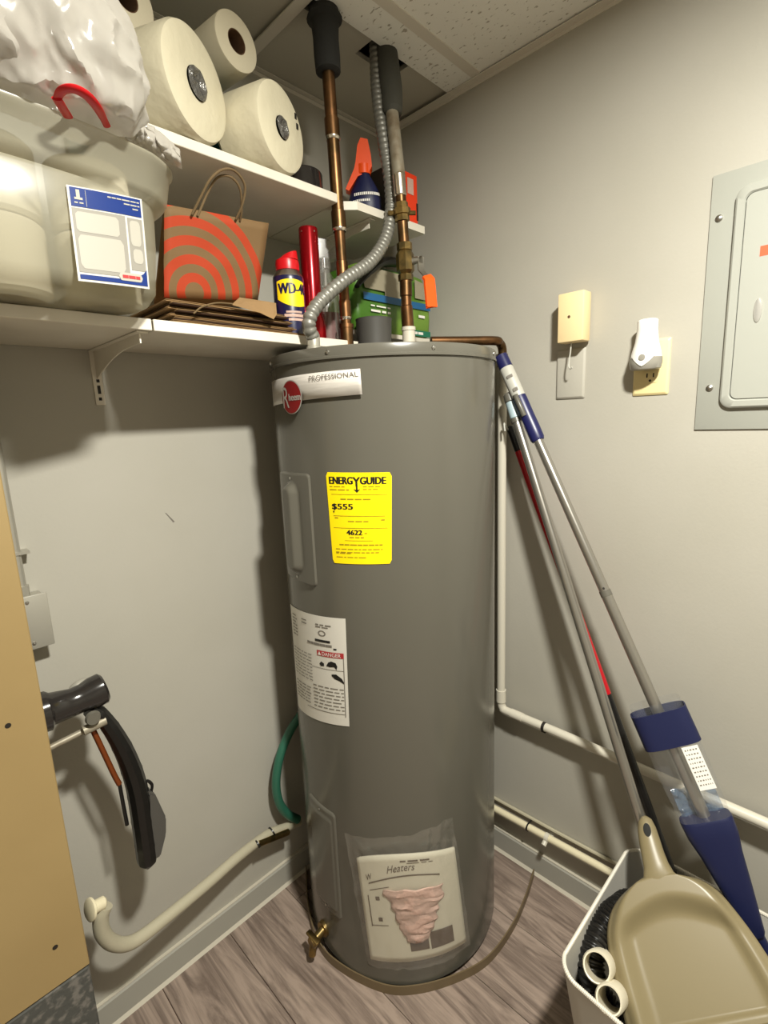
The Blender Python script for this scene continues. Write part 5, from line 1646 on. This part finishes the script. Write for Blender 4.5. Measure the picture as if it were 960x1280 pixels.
add_rings(bm, rings); hnd = obj('handle', bm, 'dustpan', dp, angle=70)
bm = NB(); c = dpt(809.5, 1039, 0.0135)
ev, eu = (dpt(811.5, 1047.5) - dpt(807.5, 1030.5)) * 0.5, (dpt(814, 1038) - dpt(805, 1040)) * 0.5
add_rings(bm, [[c + eu * s * math.cos(2 * math.pi * k / 24) + ev * s * math.sin(2 * math.pi * k / 24) + nrm * h for k in range(24)] for s, h in ((1.0, -0.006), (1.0, 0.0018), (0.9, 0.0022))]); obj('hanging_hole', bm, 'foam_black', hnd)

# blue mop
MT, MB_ = P(626, 445, x=-.066), P(945, 1166, x=-.145)
ma = (MB_ - MT).normalized()
def mpt(py):
    t0, t1 = 0.0, 1.3
    for _ in range(40):
        tm = (t0 + t1) / 2
        q = MT + (MB_ - MT) * tm
        y = 640 - F_PX * (q - CAM).dot(_up) / (q - CAM).dot(_fw)
        if y < py: t0 = tm
        else: t1 = tm
    return MT + (MB_ - MT) * t0
mv = (mpt(900) - CAM).normalized()
mw = ma.cross(mv).normalized()
if mw.dot(_rt) < 0: mw = -mw
mn = mw.cross(ma).normalized()
if mn.dot(-mv) < 0: mn = -mn
mop = thing('spray_mop', mpt(1166), 'navy spray mop with clear refill sleeve, its pole leaning on the wall pipe', 'mop')
bm = NB(); cyl(bm, mpt(545), mpt(742), 0.0112, seg=20); cyl(bm, mpt(742), mpt(1028), 0.0118, seg=20); pole = obj('pole', bm, 'pole', mop)
bm = NB(); cyl(bm, mpt(738), mpt(745), 0.0124, seg=20); obj('joint_collar', bm, 'grey_clear', pole)
bm = NB(); cyl(bm, mpt(735) + mn * 0.0105, mpt(735) + mn * 0.0125, 0.0025, seg=10); obj('lock_button', bm, 'dark_slot', pole)
def along(pys, ws, ds, m, name, par, seg=20, dn=0.0):
    bm = NB()
    add_rings(bm, [[mpt(py) + mw * (w_ * math.cos(2 * math.pi * k / seg)) + mn * (d_ * math.sin(2 * math.pi * k / seg) + dn) for k in range(seg)] for py, w_, d_ in zip(pys, ws, ds)])
    return obj(name, bm, m, par)
grip = along([441, 443, 460], [0.012, 0.0155, 0.0165], [0.010, 0.012, 0.013], 'purple_navy', 'grip', mop)
along([460, 462, 480, 496], [0.0155, 0.0165, 0.0165, 0.0160], [0.0125, 0.0135, 0.0135, 0.013], 'pale_grey', 'grip_label_band', grip)
along([496, 500, 520, 535, 548, 551], [0.0165, 0.0170, 0.0165, 0.0170, 0.0165, 0.014], [0.013, 0.0135, 0.013, 0.0135, 0.0135, 0.012], 'purple_navy', 'grip_base', grip)
bm = NB()
def gS(u, v, h):
    return mpt(463 + 32 * (1 - v)) + mw * 0.014 * (u * 2 - 1) + mn * (0.0142 + h)
lines(bm, gS, words(0.25, 0.75, 0.70, 0.10, 71, 0.01) + words(0.3, 0.7, 0.2, 0.12, 72, 0.01), 0.0008); obj('lettering', bm, 'grey_ink', grip)
bm = NB(); add_rings(bm, [[mpt(py) - mw * 0.006 + mw * (0.0065 * math.cos(a)) + mn * (0.012 + d_ * math.sin(a)) for a in [2 * math.pi * k / 14 for k in range(14)]] for py, d_ in ((494, 0.004), (500, 0.009), (512, 0.008), (520, 0.003))]); obj('trigger', bm, 'grey_clear', grip)
# sleeve : squared oval sections
def sq(py, w_, d_, e=0.55, seg=32, dw=0.0):
    o_ = []
    for k in range(seg):
        a = 2 * math.pi * k / seg
        ca, sa = math.cos(a), math.sin(a)
        o_.append(mpt(py) + mw * (w_ * math.copysign(abs(ca) ** e, ca) + dw) + mn * (d_ * math.copysign(abs(sa) ** e, sa) + 0.004))
    return o_
bm = NB(); add_rings(bm, [sq(886, 0.0520, 0.026), sq(886, 0.0545, 0.0285), sq(928, 0.0545, 0.0285), sq(928, 0.0520, 0.026), sq(886, 0.0520, 0.026)], False, False); obj('sleeve_band', bm, 'navy', mop, angle=40)
bm = NB(); add_rings(bm, [sq(876, 0.050, 0.0255), sq(930, 0.0515, 0.0255), sq(980, 0.0505, 0.0255), sq(1025, 0.046, 0.024), sq(1034, 0.044, 0.0235)], False, False); obj('clear_sleeve', bm, 'sleeve', mop, angle=60)
bm = NB(); add_rings(bm, [sq(1019, 0.0465, 0.0245), sq(1022, 0.048, 0.0262), sq(1040, 0.0462, 0.0258), sq(1062, 0.0385, 0.0240), sq(1100, 0.0300, 0.0215), sq(1140, 0.0205, 0.0175), sq(1160, 0.0160, 0.0155), sq(1166, 0.012, 0.012)], True, True); low_ = obj('reservoir', bm, 'navy', mop, angle=50)
bm = NB()
def slS(u, v, h):
    return mpt(930 + 52 * (1 - v)) + mw * (0.012 + 0.030 * u) + mn * (0.0305 + h)
add_grid(bm, slS, 0, 1, 0, 1, 2, 4, 0); lab = obj('white_label', bm, 'white_ink', mop)
bm = NB(); rows = []
for k in range(9):
    rows += words(0.12, 0.9, 0.92 - k * 0.10, 0.03, 120 + k, 0.08)
lines(bm, slS, rows, 0.0005); obj('small_print', bm, 'grey_ink', lab)
bm = NB()
def rfS(u, v, h):
    return mpt(985 + 36 * v) + mw * (-0.040 + 0.080 * u) + mn * (-0.010 + 0.008 * noise.noise(V((u * 6, v * 5, 4))))
add_grid(bm, rfS, 0, 1, 0, 1, 24, 14); obj('blue_refill', bm, 'refill', mop)
bm = NB(); q = mpt(1166)
mh = spline([q + V((0, 0, 0.004)), q + ma * 0.03 + V((0.0, -0.01, -0.01)), q + ma * 0.05 + V((-0.02, -0.02, -0.02))], 5)
add_tube(bm, mh, 0.010, 10); c_ = mh[-1]
add_box(bm, c_ + V((-0.05, -0.06, -0.006)), c_ + V((0.05, 0.04, 0.010)), 0.005, 2); obj('mop_head', bm, 'navy', mop)

# plain silver mop handle
q0, q1 = P(637, 499, x=-.070), P(801, 1024, x=-.150)
q2 = q0 + (q1 - q0) * 1.30
sp = thing('silver_broom', q2, 'silver pole with pale blue top leaning in the bin, left of the navy mop', 'broom')
def lp2(t): return q0 + (q2 - q0) * t
bm = NB(); cyl(bm, lp2(0.04), lp2(1.0), 0.0110, seg=20); obj('pole', bm, 'pole', sp)
bm = NB(); cyl(bm, lp2(0.006), lp2(0.040), 0.0128, 0.0128, 20, 0.002); obj('grip_band', bm, 'light_blue', sp)
bm = NB(); cyl(bm, lp2(-0.012), lp2(0.008), 0.0125, 0.0135, 20, 0.004); obj('grip_cap', bm, 'grey_clear', sp)
bm = NB(); cyl(bm, lp2(0.040), lp2(0.048), 0.0132, seg=20); obj('grip_collar', bm, 'grey_clear', sp)
# red and black broom
q0r, q1r = P(637, 533, x=-.046), P(840, 1092, x=-.105)
q2r = q0r + (q1r - q0r) * 1.16
rb = thing('red_broom', q2r, 'thin red and black broom pole behind the silver pole', 'broom')
def lp3(t): return q0r + (q2r - q0r) * t
bm = NB(); cyl(bm, lp3(0.0), lp3(0.055), 0.0095, seg=14, bev=0.003); obj('grip', bm, 'black', rb)
bm = NB(); cyl(bm, lp3(0.055), lp3(0.545), 0.0098, seg=14); obj('red_shaft', bm, 'red_pole', rb)
bm = NB(); cyl(bm, lp3(0.545), lp3(1.0), 0.0102, seg=14); obj('black_shaft', bm, 'black', rb)
bm = NB(); add_tube(bm, spline([lp3(0.008) + V((-0.008, 0.002, 0)), lp3(-0.004) + V((-0.016, 0.004, 0.004)), lp3(0.010) + V((-0.020, 0.006, 0))], 4), 0.002, 6); obj('hanging_loop', bm, 'pale_grey', rb)

# small print and lettering: too fine to pick apart piece by piece
for o in bpy.data.objects:
    if o.type == 'MESH' and o.parent is not None and o.name.split('.')[0] in ('small_print', 'lettering', 'print', 'pictogram', 'slots', 'label_print', 'label_band', 'label_photo', 'photo_print'):
        o['kind'] = 'stuff'
